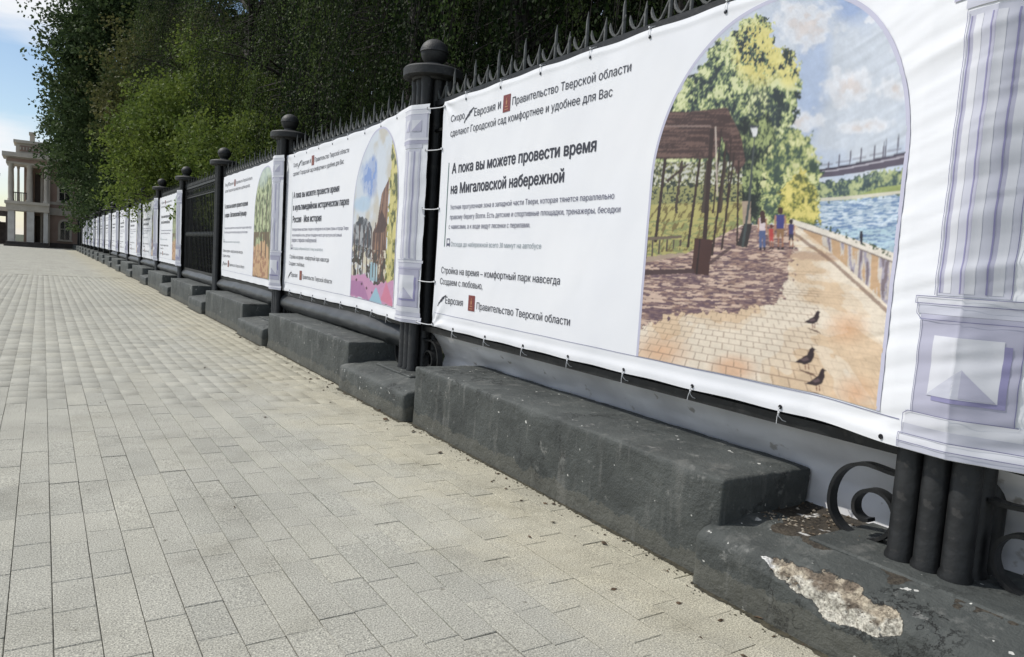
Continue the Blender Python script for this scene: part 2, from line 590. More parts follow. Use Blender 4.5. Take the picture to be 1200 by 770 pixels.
def paver_mat(name, mode, sand_bed=False):
    m = bpy.data.materials.new(name)
    m.use_nodes = True
    n, l = m.node_tree.nodes, m.node_tree.links
    b = n["Principled BSDF"]
    b.inputs["Roughness"].default_value = 0.85
    b.inputs["Specular IOR Level"].default_value = 0.3
    geo = n.new("ShaderNodeNewGeometry")
    pos = geo.outputs["Position"]

    def noise(scale, detail=4, rough=0.5):
        t = n.new("ShaderNodeTexNoise")
        t.inputs["Scale"].default_value = scale
        t.inputs["Detail"].default_value = detail
        t.inputs["Roughness"].default_value = rough
        l.new(pos, t.inputs["Vector"])
        return t.outputs["Fac"]

    def ramp(fac, stops):
        r = n.new("ShaderNodeValToRGB")
        e = r.color_ramp.elements
        e[0].position, e[0].color = stops[0][0], (*stops[0][1], 1)
        e[1].position, e[1].color = stops[-1][0], (*stops[-1][1], 1)
        for p, c in stops[1:-1]:
            q = e.new(p)
            q.color = (*c, 1)
        l.new(fac, r.inputs[0])
        return r.outputs[0]

    def mul(a, bb, f=1.0):
        x = n.new("ShaderNodeMix")
        x.data_type = 'RGBA'
        x.blend_type = 'MULTIPLY'
        x.inputs[0].default_value = f
        l.new(a, x.inputs[6])
        l.new(bb, x.inputs[7])
        return x.outputs[2]

    base = ramp(noise(0.7, 5), [(0.35, STONE_A), (0.68, STONE_B)])
    grain = ramp(noise(150, 3, 0.75), [(0.34, (0.35, 0.35, 0.36)), (0.46, (0.88, 0.88, 0.88)), (0.55, (1.08, 1.08, 1.06)), (0.66, (1.75, 1.75, 1.7))])
    src = mul(base, grain)
    blot = ramp(noise(1.9, 9, 0.68), [(0.30, (0.76, 0.755, 0.74)), (0.46, (0.96, 0.96, 0.955)), (0.62, (1.05, 1.05, 1.05))])
    src = mul(src, blot)
    spot = ramp(noise(15, 3, 0.5), [(0.22, (0.42, 0.40, 0.37)), (0.30, (1, 1, 1))])
    src = mul(src, spot)
    # sandy, worn strip beside the plinth
    sep = n.new("ShaderNodeSeparateXYZ")
    l.new(pos, sep.inputs[0])
    ma = n.new("ShaderNodeMath")
    ma.operation = 'MULTIPLY_ADD'
    l.new(noise(1.6, 5, 0.65), ma.inputs[0])
    ma.inputs[1].default_value = 1.6
    l.new(sep.outputs[0], ma.inputs[2])
    mr = n.new("ShaderNodeMapRange")
    mr.inputs[1].default_value = 2.35
    mr.inputs[2].default_value = 3.1
    l.new(ma.outputs[0], mr.inputs[0])
    mx = n.new("ShaderNodeMix")
    mx.data_type = 'RGBA'
    l.new(mr.outputs[0], mx.inputs[0])
    l.new(src, mx.inputs[6])
    l.new(mul(src, ramp(noise(9, 5), [(0.3, (0.98, 0.94, 0.85)), (0.7, (1.12, 1.08, 0.98))])), mx.inputs[7])
    src = mx.outputs[2]
    if mode == 'brick':
        # far field: rows too small to build, printed joints only
        cmb = n.new("ShaderNodeCombineXYZ")
        l.new(sep.outputs[1], cmb.inputs[0])
        l.new(sep.outputs[0], cmb.inputs[1])
        bt = n.new("ShaderNodeTexBrick")
        bt.offset = 0.37
        bt.inputs["Scale"].default_value = 1.0
        bt.inputs["Brick Width"].default_value = 0.42
        bt.inputs["Row Height"].default_value = ROW
        bt.inputs["Mortar Size"].default_value = 0.0035
        bt.inputs["Color1"].default_value = (0.93, 0.93, 0.93, 1)
        bt.inputs["Color2"].default_value = (1.06, 1.06, 1.05, 1)
        bt.inputs["Mortar"].default_value = (0.72, 0.72, 0.70, 1)
        l.new(cmb.outputs[0], bt.inputs["Vector"])
        src = mul(src, bt.outputs["Color"])
    else:
        if mode == 'attr':
            at = n.new("ShaderNodeAttribute")
            at.attribute_name = 'tint'
            fac = at.outputs["Fac"]
        else:
            oi = n.new("ShaderNodeObjectInfo")
            fac = oi.outputs["Random"]
        src = mul(src, ramp(fac, [(0.0, (0.93, 0.935, 0.94)), (0.5, (1.0, 1.0, 1.0)), (1.0, (1.05, 1.045, 1.03))]))
    l.new(src, b.inputs["Base Color"])
    nb = n.new("ShaderNodeBump")
    nb.inputs["Strength"].default_value = 0.35
    nb.inputs["Distance"].default_value = 0.004
    l.new(noise(140, 3), nb.inputs["Height"])
    l.new(nb.outputs[0], b.inputs["Normal"])
    return m


M['paver_obj'] = paver_mat('granite_paver', 'obj')
M['paver_attr'] = paver_mat('granite_paver_small', 'attr')
M['paver_far'] = paver_mat('granite_paving_far', 'brick')
M['bed'] = mat('joint_sand', (0.045, 0.042, 0.034), (0.15, 0.14, 0.11), scale=4, rough=0.95, bump=0.4, bscale=200)

pav = empty('pavement')
struct(pav)
struct(obj('paving_bed', band_mesh(TX0, TX1 + 0.6, TY0 - 0.3, TY1, -0.008, 4, 20), M['bed'], pav))
# ring of far paving round the built pavers
mbp = MB()
for (a, b_, c_, d_) in ((-30, TX0, TY0 - 0.3, TY1), (-30, 3.75, TY1, 128), (-30, TX1 + 0.6, -6, TY0 - 0.3), (TX1 + 0.6, 3.75, -6, TY1)):
    mbp.add([(a, c_, 0), (b_, c_, 0), (b_, d_, 0), (a, d_, 0)], [[0, 1, 2, 3]])
mbp.build('paving_sheet', M['paver_far'], pav)


def paver_geom(L, W=ROW, g=0.0018, c=0.003, h=0.03, gx=0.0015):
    """g: half gap of the cross joints, gx: half gap of the long joints"""
    x1, y1 = W - gx, L - g
    V = []
    for z, i in ((-h, 0), (-c, 0), (0, c)):
        V += [(gx + i, g + i, z), (x1 - i, g + i, z), (x1 - i, y1 - i, z), (gx + i, y1 - i, z)]
    F = []
    for r in (0, 4):
        for k in range(4):
            F.append([r + k, r + (k + 1) % 4, r + 4 + (k + 1) % 4, r + 4 + k])
    F.append([8, 9, 10, 11])
    return V, F


PLEN = [0.28, 0.28, 0.42, 0.42, 0.56, 0.28]
rnd = random.Random(5)
tiles = []
nrow = int((TX1 - TX0) / ROW)
x_base = -0.101 - ROW * round((-0.101 - TX0) / ROW)
for i in range(nrow + 2):
    x = x_base + i * ROW
    if x + ROW > TX1 + 0.5:
        break
    y = TY0 - rnd.random() * 0.4
    while y < TY1 - 0.2:
        L = rnd.choice(PLEN)
        tiles.append((x, y, L))
        y += L


def project(x, y, z):
    d = Vector((x, y, z - CAM_H))
    w = d.dot(_f)
    if w < 0.2:
        return None
    return d.dot(RIGHT) / w * 850, -d.dot(UP) / w * 850


def inview(t):
    p = project(t[0] + ROW / 2, t[1] + t[2] / 2, 0)
    return p is not None and abs(p[0]) < 640 and abs(p[1]) < 430 and not (t[0] + ROW > 2.62 + 0.02 * t[1])


def psize(t):
    d2 = (t[0] ** 2 + t[1] ** 2 + 2)
    return t[2] / d2 ** 1.5


vis = sorted([t for t in tiles if inview(t)], key=psize, reverse=True)[:300]
visset = set(vis)
pmesh = {}
for L in set(PLEN):
    V, F = paver_geom(L)
    me = npmesh('paving_stone', V, F)
    me.materials.append(M['paver_obj'])
    V2, F2 = paver_geom(L, g=0.0008, c=0.0015, gx=0.0013)
    me2 = npmesh('paving_stone', V2, F2)
    me2.materials.append(M['paver_obj'])
    pmesh[L] = (me, me2)
for t in vis:
    o = bpy.data.objects.new('paving_stone', pmesh[t[2]][rnd.random() < 0.5])
    COL.objects.link(o)
    o.parent = pav
    o.location = (t[0], t[1], rnd.uniform(-0.0016, 0.0012))
    o.rotation_euler = (rnd.gauss(0, 0.0022), rnd.gauss(0, 0.004), 0)
Vs, Fs, tint = [], [], []
for t in tiles:
    if t in visset:
        continue
    tight = rnd.random() < min(1.0, 0.45 + t[1] / 22)
    V, F = paver_geom(t[2], g=0.0006 if tight else 0.0016, c=(0.0012 if tight else 0.0024) * (1.0 if t[1] < 5 else 0.35), gx=0.0015 if t[1] < 7 else 0.0008)
    dz = rnd.uniform(-0.0016, 0.0012) * max(0.15, 1 - t[1] / 9)
    b0 = len(Vs)
    Vs += [(t[0] + v[0], t[1] + v[1], v[2] + dz) for v in V]
    Fs += [[i + b0 for i in f] for f in F]
    tint += [rnd.random()] * len(F)
me = npmesh('small_pavers', Vs, np.array(Fs), attrs={'tint': ('FACE', tint)})
o = obj('smaller_paving_stones', me, M['paver_attr'], pav)
struct(o, 'stuff')

# ------------------------------------------------------------------ fence line
BAY = 5.07
S0 = 1.4
NP = 21


def lineX(s):
    return 3.0 + 0.35 * (1 - math.exp(-s / 15))


PTS = [Vector((lineX(S0 + k * BAY), S0 + k * BAY, 0)) for k in range(-1, NP + 1)]   # index k+1


def bay_frame(k):
    a, b_ = PTS[k + 1], PTS[min(k + 2, len(PTS) - 1)]
    d = (b_ - a)
    if d.length < 1e-6:
        d = a - PTS[k]
    return a, math.atan2(d.y, d.x)


ORD = ['nearest', 'second', 'third', 'fourth', 'fifth', 'sixth', 'seventh', 'eighth', 'ninth', 'tenth', 'eleventh', 'twelfth', 'thirteenth',
       'fourteenth', 'fifteenth', 'sixteenth', 'seventeenth', 'eighteenth', 'nineteenth', 'twentieth', 'twenty-first', 'twenty-second']

# ---- post
PN = -0.01     # posts sit a little towards the street
SP, RT = 0.107, 0.053


def make_post_meshes(seg):
    out = {}
    out['tube'] = MB().lathe([(RT + 0.008, 0.27), (RT + 0.008, 0.33), (RT, 0.35), (RT, 3.02), (RT + 0.006, 3.06), (RT + 0.006, 3.13)], seg).mesh('column_tube', True)
    out['core'] = MB().box(-SP + 0.01, SP - 0.01, -SP + 0.01, SP - 0.01, 0.28, 3.12).mesh('core')
    out['cap'] = MB().lathe([(0.19, 3.085), (0.20, 3.105), (0.276, 3.108), (0.284, 3.115), (0.286, 3.185), (0.272, 3.20), (0.21, 3.218), (0.12, 3.232), (0.085, 3.245), (0.08, 3.262)], 36).mesh('cap_plate', True)
    prof = [(0.07, 3.235)]
    for i in range(1, 18):
        a = -math.pi / 2 + math.pi * i / 18
        r, z = 0.128 * math.cos(a), 3.362 + 0.128 * math.sin(a)
        if i == 9:
            prof.append((r + 0.001, z - 0.004))
            r += 0.010
        elif i > 9:
            r += 0.008 * math.cos(a)
        if r > 0.06 or z > 3.3:
            prof.append((r, z))
    prof.append((0.012, 3.492))
    out['ball'] = MB().lathe(prof, 32).mesh('ball', True)
    out['pad'] = MB().box(-0.42, 0.42, -0.27, 0.27, 0.288, 0.318, 0.008).mesh('pad')
    return out


def spiral(side):
    """scroll bracket in the local (s,z) plane, side=+1 far side of post, -1 near side"""
    pts = []
    P = [(0.155, 0.612), (0.22, 0.606), (0.29, 0.612), (0.35, 0.612), (0.42, 0.585), (0.47, 0.53), (0.495, 0.45), (0.487, 0.37), (0.44, 0.312),
         (0.37, 0.285), (0.29, 0.29), (0.225, 0.33), (0.195, 0.39), (0.20, 0.45), (0.235, 0.495), (0.29, 0.51), (0.345, 0.49), (0.375, 0.445), (0.37, 0.395), (0.335, 0.37), (0.30, 0.375)]
    # catmull-rom
    for i in range(len(P) - 1):
        p0, p1, p2, p3 = [Vector(P[max(0, min(len(P) - 1, j))]) for j in (i - 1, i, i + 1, i + 2)]
        for t in (0, 0.25, 0.5, 0.75):
            q = 0.5 * ((2 * p1) + (-p0 + p2) * t + (2 * p0 - 5 * p1 + 4 * p2 - p3) * t * t + (-p0 + 3 * p1 - 3 * p2 + p3) * t ** 3)
            pts.append((side * q.x, 0, q.y + 0.022))
    pts.append((side * P[-1][0], 0, P[-1][1] + 0.022))
    return MB().ribbon(pts, 0.055, 0.016).mesh('scroll', True)


pm = make_post_meshes(16)
pm8 = make_post_meshes(8)
for d_ in (pm, pm8):
    d_['tube'].materials.append(M['iron'])
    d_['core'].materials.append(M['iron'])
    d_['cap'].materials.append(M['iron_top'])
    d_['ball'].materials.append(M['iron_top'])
    d_['pad'].materials.append(M['concrete'])
scr = {s: spiral(s) for s in (1, -1)}
for s in scr.values():
    s.materials.append(M['iron'])


def make_post(k):
    loc, rz = bay_frame(k)
    t = empty('fence_post', loc, rz)
    t.matrix_basis = Matrix.Translation(loc) @ Matrix.Rotation(rz, 4, 'Z') @ Matrix.Translation((0, PN, 0))
    lab = ORD[k] + ' black iron fence post counting from the camera, fluted shaft under a ball finial'
    if k == 0:
        lab = 'nearest fence post, its black tubes showing below the banner on the broken footing'
    if k == 1:
        lab = 'tall black ball-topped post left of the bridge banner, laced across with white ties'
    if k == 3:
        lab = 'black ball-topped post left bare between the open railing and a banner'
    tag(t, lab, 'fence post', 'ball-topped iron fence posts')
    d = pm if k < 4 else pm8
    if k < 8:
        for a in (-1, 0, 1):
            for b_ in (-1, 0, 1):
                if a or b_:
                    obj('column_tube', d['tube'], None, t, (a * SP, b_ * SP, 0))
        obj('core', d['core'], None, t)
    else:
        obj('shaft', SHAFT, None, t)
    obj('cap_plate', d['cap'], None, t)
    obj('ball_finial', d['ball'], None, t)
    if k < 8:
        obj('footing_pad', d['pad'], None, t)
        for s in (1, -1):
            obj('scroll_bracket', scr[s], None, t, (0, -PN, 0))
    return t


mb = MB()
for a in (-1, 0, 1):
    for b_ in (-1, 0, 1):
        if a or b_:
            mb.lathe([(RT, 0.28), (RT, 3.12)], 8, a * SP, b_ * SP)
SHAFT = mb.mesh('shaft', True)
SHAFT.materials.append(M['iron'])
for k in range(0, NP):
    make_post(k)


# ---- railing panels
def spear(h, w=0.0135):
    mb = MB()
    z0 = 2.80
    pts = [(0, 0, z0), (0, 0, h - 0.16), (0.003, 0, h - 0.06), (0.0, 0, h)]
    mb.tube(pts, [w, w, w * 0.8, 0.0022], 6)
    return mb


def horn():
    # J-shaped cusp joining a picket to the next
    pts = [(0.155, 0, 2.995), (0.150, 0, 2.965), (0.138, 0, 2.935), (0.115, 0, 2.908), (0.09, 0, 2.897), (0.062, 0, 2.908), (0.035, 0, 2.945), (0.012, 0, 2.985), (0.003, 0, 3.01)]
    return MB().tube(pts, [0.003, 0.011, 0.013, 0.011, 0.009, 0.011, 0.011, 0.009, 0.005], 6)


tall_me = spear(3.13).mesh('picket_tip', True)
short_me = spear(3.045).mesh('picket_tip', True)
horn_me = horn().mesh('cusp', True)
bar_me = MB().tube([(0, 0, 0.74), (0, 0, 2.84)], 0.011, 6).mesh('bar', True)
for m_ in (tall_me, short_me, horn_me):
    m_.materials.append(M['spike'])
bar_me.materials.append(M['iron'])
npick = 24
PITCH_S = 0.195


def rail_me(name, z0, z1, n0, n1, L=BAY):
    me = MB().box(0.15, L - 0.15, n0, n1, z0, z1).mesh(name)
    me.materials.append(M['iron'])
    return me


rt, rb, rm = rail_me('top_rail', 2.835, 2.885, -0.02, 0.025), rail_me('bottom_rail', 0.715, 0.765, -0.03, 0.03), rail_me('middle_rail', 2.60, 2.625, -0.012, 0.016)
mb = MB()
for i in range(npick):
    s = 0.28 + i * PITCH_S
    hh = 3.13 if i % 2 == 0 else 3.045
    mb.tube([(s, 0, 2.8), (s, 0, hh - 0.1), (s, 0, hh)], [0.012, 0.01, 0.002], 4)
    mb.tube([(s + 0.15, 0, 2.99), (s + 0.10, 0, 2.9), (s + 0.03, 0, 2.95), (s, 0, 3.0)], 0.009, 4)
far_tips = mb.mesh('picket_tips')
far_tips.materials.append(M['spike'])
mb = MB()
for i in range(npick):
    s = 0.28 + i * PITCH_S
    mb.tube([(s, 0, 0.74), (s, 0, 2.84)], 0.011, 4)
far_bars = mb.mesh('bars')
far_bars.materials.append(M['iron'])
ring_me = MB().ribbon([(0.082 * math.cos(a), 0, 2.73 + 0.082 * math.sin(a)) for a in np.linspace(0, 2 * math.pi, 15)], 0.014, 0.010).mesh('ring', True)
ring_me.materials.append(M['iron'])
knot_me = MB().lathe([(0.012, 1.60), (0.020, 1.63), (0.026, 1.66), (0.020, 1.69), (0.012, 1.72)], 8).mesh('collar', True)
knot_me.materials.append(M['spike'])
OPEN_BAYS = {3, 16, 17, 18, 19}

for k in range(0, NP - 1):
    loc, rz = bay_frame(k)
    t = empty('railing_panel', loc, rz)
    lab = {0: 'wide spiked iron railing behind the nearest banner with the bridge picture',
           1: 'spiked iron railing behind the banner with the pink playground picture',
           2: 'spiked iron railing behind the banner with the leafy alley picture',
           3: 'open black iron railing panel with no banner on it, bars and rings visible'}.get(k)
    if lab is None:
        lab = ORD[k] + ' black spiked iron railing panel counting from the camera'
    tag(t, lab, 'railing', 'spiked iron railing panels')
    obj('top_rail', rt, None, t)
    obj('bottom_rail', rb, None, t)
    if k <= 2:
        for i in range(npick):
            s = 0.28 + i * PITCH_S
            # tall tips at s=.28+..., as the photograph alternates
            o = obj('picket_tip', tall_me if i % 2 == 0 else short_me, None, t, (s, 0, 0))
            if k < 2:
                o.rotation_euler = (0, rnd.gauss(0, 0.004), 0)
            obj('cusp', horn_me, None, t, (s - 0.002, 0, 0))
    else:
        o = obj('picket_tips', far_tips, None, t)
        struct(o, 'stuff')
    if k == 3:
        for i in range(npick):
            s = 0.28 + i * PITCH_S
            o = obj('picket', bar_me, None, t, (s, 0, 0))
            if i < npick - 1:
                obj('ring', ring_me, None, t, (s + PITCH_S / 2, 0, 0))
            obj('collar', knot_me, None, t, (s, 0, 0))
        obj('middle_rail', rm, None, t)
    elif k > 2:
        o = obj('bars', far_bars, None, t)
        struct(o, 'stuff')
        obj('middle_rail', rm, None, t)
    else:
        obj('middle_rail', rm, None, t)
        for i in range(npick):
            obj('picket', bar_me, None, t, (0.28 + i * PITCH_S, 0, 0))


# ---- sheeting below the railings
def sheet(k):
    loc, rz = bay_frame(k)
    s = np.linspace(0.12 if k else -0.55, BAY - 0.14, 70)
    v = np.linspace(0, 1, 22)
    S, Vv = np.meshgrid(s, v)
    if k == 0:
        n = -0.05 - 0.06 * np.sin(Vv * 2.4) * (0.6 + 0.5 * fbm(S * 0.8, Vv * 1.5, seed=5)) - 0.12 * np.clip(Vv * 1.6, 0, 1)
        n += 0.075 * (fbm(S * 1.4 + Vv * 1.5, Vv * 3.0 - S * 1.2, seed=9) - 0.5) + 0.045 * np.abs(fbm(S * 3.4 - Vv * 2.2, Vv * 2.0 + S * 1.1, seed=13) - 0.5)
        z = 0.752 - Vv * 0.46 + 0.012 * np.sin(S * 3)
    else:
        z = 0.735 - Vv * 0.27 + 0.02 * (fbm(S * 1.5, Vv * 0, seed=k) - 0.5)
        n = 0.0 + 0.15 * np.sin(np.clip(Vv, 0, 1) * math.pi * 0.82) + 0.04 * (fbm(S * 1.7, Vv * 2, seed=20 + k) - 0.5) - 0.10 * Vv
    V = np.stack([S, n, z], -1).reshape(-1, 3)
    w, h = len(s), len(v)
    idx = np.arange(w * h).reshape(h, w)
    F = np.stack([idx[:-1, :-1], idx[:-1, 1:], idx[1:, 1:], idx[1:, :-1]], -1).reshape(-1, 4)
    me = npmesh('sheeting', V, F, smooth=True)
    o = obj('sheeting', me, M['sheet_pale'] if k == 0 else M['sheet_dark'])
    o.location = loc
    o.rotation_euler = (0, 0, rz)
    lab = ('pale grey sheeting hanging below the rail of the nearest banner' if k == 0 else
           'dark sheeting bulging under the open railing panel' if k == 3 else
           'dark sheeting bulging below the %s banner counting from the camera' % ORD[k])
    tag(o, lab, 'sheeting', 'sheeting hung below the railings')


for k in range(0, 9):
    sheet(k)


# ---- concrete plinth blocks
def rough_block(s0, s1, n0, n1, z0, z1, step, rad, amp, seed, topfun=None, chip=False):
    def lin(a, b_):
        n_ = max(2, int(round((b_ - a) / step)))
        base = np.linspace(a, b_, n_ + 1)
        ex = [a + rad * f for f in (0.25, 0.55)] + [b_ - rad * f for f in (0.25, 0.55)]
        return np.array(sorted(set(np.round(np.concatenate([base, ex]), 5))))
    A = (lin(s0, s1), lin(n0, n1), lin(z0, z1))
    lo, hi = np.array([s0, n0, z0]), np.array([s1, n1, z1])
    verts, faces, base = [], [], 0
    key = {}
    V, F = [], []

    def vid(p):
        q = (round(p[0], 5), round(p[1], 5), round(p[2], 5))
        i = key.get(q)
        if i is None:
            i = len(V)
            key[q] = i
            V.append(q)
        return i
    for ax, side in ((0, 0), (0, 1), (1, 1), (1, 0), (2, 1)):
        a1, a2 = [i for i in (0, 1, 2) if i != ax]
        c_ = hi[ax] if side else lo[ax]
        u, w = A[a1], A[a2]
        ids = []
        for uu in u:
            row = []
            for ww in w:
                p = [0, 0, 0]
                p[ax], p[a1], p[a2] = c_, uu, ww
                row.append(vid(p))
            ids.append(row)
        flip = (side == 1) ^ (ax == 1)
        for i in range(len(u) - 1):
            for j in range(len(w) - 1):
                q = [ids[i][j], ids[i + 1][j], ids[i + 1][j + 1], ids[i][j + 1]]
                F.append(q if flip else q[::-1])
    P = np.array(V, float)
    ilo, ihi = lo + rad, hi - rad
    ilo[2] = lo[2]
    Q = np.clip(P, ilo, ihi)
    D = P - Q
    L = np.linalg.norm(D, axis=1)
    mk = L > 1e-6
    N = np.zeros_like(P)
    N[mk] = D[mk] / L[mk, None]
    P2 = P.copy()
    cl = np.minimum(L, rad)
    P2[mk] = Q[mk] + N[mk] * np.where(L[mk] > rad, rad, L[mk])[:, None]
    # points on flat faces have L == rad exactly
    x, y, z = P2.T
    d = (fbm(x * 3.1, y * 3.1, z * 3.1, seed=seed) - 0.5) * 2 * amp + (fbm(x * 17, y * 17, z * 17, seed=seed + 3, oct=3) - 0.5) * amp * 0.8
    edge = (np.sum((np.abs(D) > 1e-6), axis=1) >= 2)
    d = d - edge * amp * 1.3 * np.clip(fbm(x * 9, y * 9, z * 9, seed=seed + 8) - 0.45, 0, 1) * 3
    P2 += N * d[:, None]
    if topfun is not None:
        P2 = topfun(P2, P)
    return P2, np.array(F)


def add_block(name, k, args, lab, cat, grp, seed, step=0.05, rad=0.035, amp=0.008, topfun=None, material=None, colors=None):
    loc, rz = bay_frame(k)
    P, F = rough_block(*args, step, rad, amp, seed, topfun)
    cols = colors(P) if colors else None
    me = npmesh(name, P, F, smooth=True, colors=cols)
    o = obj(name, me, material or M['concrete'])
    o.location = loc
    o.rotation_euler = (0, 0, rz)
    tag(o, lab, cat, grp)
    return o


def slope_low(P2, P):
    f = np.clip((P2[:, 1] - 0.25) / 0.3, 0, 1) * np.clip(P2[:, 2] / 0.25, 0, 1)
    P2[:, 2] -= 0.055 * f
    return P2


def chip_mask(P):
    s, n, z = P.T
    nz = (fbm(s * 11, n * 11, z * 11, seed=71) - 0.5)
    # signed measure of the broken arris: a tongue along the front top edge
    c = 0.10
    zf = np.interp(s, [-0.24, -0.17, -0.05, 0.09, 0.22, 0.32, 0.40, 0.46], [0.30, 0.215, 0.165, 0.125, 0.165, 0.200, 0.205, 0.30])
    nb = np.interp(s, [-0.2, -0.1, 0.05, 0.25, 0.42, 0.46], [0.55, 0.47, 0.44, 0.43, 0.47, 0.56])
    inside = np.minimum(np.minimum((z - zf) / 0.05, (n - nb) / 0.08), np.minimum((0.46 - s) / 0.05, (s + 0.24) / 0.05))
    return inside * 0.55 + nz * 0.9


def low_near(P2, P):
    P2 = slope_low(P2, P)
    c = chip_mask(P2)
    a = np.clip(c * 5, 0, 1)
    s, n, z = P2.T
    rub = (fbm(s * 30, n * 30, z * 30, seed=33) - 0.5) * 0.05
    P2[:, 1] -= a * (0.014 + rub * 0.6) * np.clip((n - 0.4) * 8, 0, 1)
    P2[:, 2] -= a * (0.016 + rub * 0.6)
    return P2


def low_near_col(P):
    s, n, z = P.T
    c = chip_mask(P)
    soil = np.clip((fbm(s * 9, n * 9, z * 4, seed=44) - 0.50 + 0.30 * np.clip((s - 0.28) * 4, 0, 1) * np.clip((0.22 - n) * 6, 0, 1) - 0.5 * np.clip((n - 0.26) * 6, 0, 1)
                    + 0.06 * np.exp(-((n - 0.33) / 0.05) ** 2) * (s > -0.35) * (s < 0.45)) * 12, 0, 1) * (z > 0.2)
    f40 = fbm(s * 40, n * 40, z * 40, seed=4)
    sc = np.stack([0.030 + 0.05 * f40, 0.026 + 0.040 * f40, 0.021 + 0.028 * f40], -1)
    pl = fbm(s * 26, n * 26, z * 26, seed=12)
    plaster = np.stack([0.34 + 0.34 * pl, 0.325 + 0.33 * pl, 0.28 + 0.31 * pl], -1)
    brown = np.stack([0.060 + 0.16 * pl, 0.046 + 0.13 * pl, 0.034 + 0.10 * pl], -1)
    pale = np.stack([0.30 + 0.2 * pl, 0.25 + 0.2 * pl, 0.19 + 0.17 * pl], -1)
    w = (fbm(s * 17, n * 17, z * 17, seed=5) - 0.5)
    hi_ = np.clip(((n - 0.478) * 20 + w * 4.0 - np.clip((z - 0.222) * 22, 0, 1)) * 2.5, 0, 1)[:, None]
    mid = np.clip((fbm(s * 21, n * 21, z * 21, seed=8) - 0.50) * 9, 0, 1)[:, None]
    cc = brown * (1 - mid) + pale * mid
    cc = cc * (1 - hi_) + plaster * hi_
    fl = np.where((z > 0.22) & (s > 0.40), (fbm(s * 13, n * 22, z * 12, seed=90) - 0.715) * 6, -1.0)
    out = np.where((c > -0.12)[:, None], cc, sc)
    out[fl > -0.1] = 0.66
    sv_ = (soil - 0.45) * 0.6
    bare = np.clip(0.5 + np.maximum(np.maximum(c, sv_), fl), 0, 1)
    return {'paint': out}, bare


M['chipped'] = concrete_mat('chipped_concrete', True)
loc0, rz0 = bay_frame(0)
P, F = rough_block(-0.90, 0.82, -0.36, 0.53, -0.02, 0.31, 0.011, 0.05, 0.008, 3, low_near)
pc, bare = low_near_col(P)
me = npmesh('footing_block', P, F, smooth=True, colors=pc, attrs={'bare': ('POINT', bare)})
o = obj('footing_block', me, M['chipped'])
o.location = loc0
o.rotation_euler = (0, 0, rz0)
tag(o, 'low dark footing block with its front edge broken to white plaster, under the nearest post', 'footing', 'low footing blocks under the posts')

# loose crumbs and rubble on the broken footing
cr_v, cr_f, cr_t = [], [], []
rr = random.Random(3)
for i in range(420):
    if i < 260:
        s = rr.uniform(-0.2, 0.45)
        n = rr.gauss(0.42, 0.05)
        z = 0.268 - max(0, (n - 0.25)) * 0.18
        r_ = rr.uniform(0.003, 0.011)
    else:
        s = rr.uniform(0.3, 0.75)
        n = rr.uniform(-0.2, 0.22)
        z = 0.312
        r_ = rr.uniform(0.003, 0.012)
    if abs(n) < 0.01:
        continue
    b0 = len(cr_v)
    for dx, dy, dz in ((1, 0, 0), (-1, 0, 0), (0, 1, 0), (0, -1, 0), (0, 0, 0.8), (0, 0, -0.6)):
        cr_v.append((s + dx * r_ * rr.uniform(0.6, 1.4), n + dy * r_ * rr.uniform(0.6, 1.4), z + dz * r_ * rr.uniform(0.5, 1.2)))
    for f in ((0, 2, 4), (2, 1, 4), (1, 3, 4), (3, 0, 4), (2, 0, 5), (1, 2, 5), (3, 1, 5), (0, 3, 5)):
        cr_f.append([b0 + q for q in f])
        cr_t.append(i)
M['crumb'] = mat('rubble', (0.10, 0.075, 0.05), (0.30, 0.27, 0.22), scale=30, rough=0.95, sharp=(0.45, 0.62))
o = obj('rubble', npmesh('rubble', cr_v, cr_f), M['crumb'])
o.location = loc0
o.rotation_euler = (0, 0, rz0)
struct(o, 'stuff')

GL, GT = 'low footing blocks under the posts', 'long raised plinth blocks between the posts'
for k in range(1, NP):
    step = 0.05 if k < 3 else 0.14
    add_block('footing_block', k, (-0.88, 0.80, -0.36, 0.52, -0.02, 0.30), ORD[k] + ' low dark footing block counting from the camera, under a fence post',
              'footing', GL, 30 + k, step, 0.04, 0.009 if k < 5 else 0.004, slope_low)
for k in range(0, NP - 1):
    step = 0.035 if k == 0 else 0.05 if k < 3 else 0.16
    lab = {0: 'long dark grey plinth block below the nearest banner with the bridge picture, scuffed and chipped',
           1: 'dark grey plinth block below the playground banner with white chips along its top edge'}.get(k, ORD[k] + ' long dark grey plinth block counting from the camera')
    add_block('plinth_block', k, (0.74, 4.13, -0.19, 0.45, -0.02, 0.495), lab, 'plinth', GT, 60 + k, step, 0.022, 0.009 if k < 5 else 0.005)

# ------------------------------------------------------------------ banners
Z0B, Z1B = 0.785, 2.832


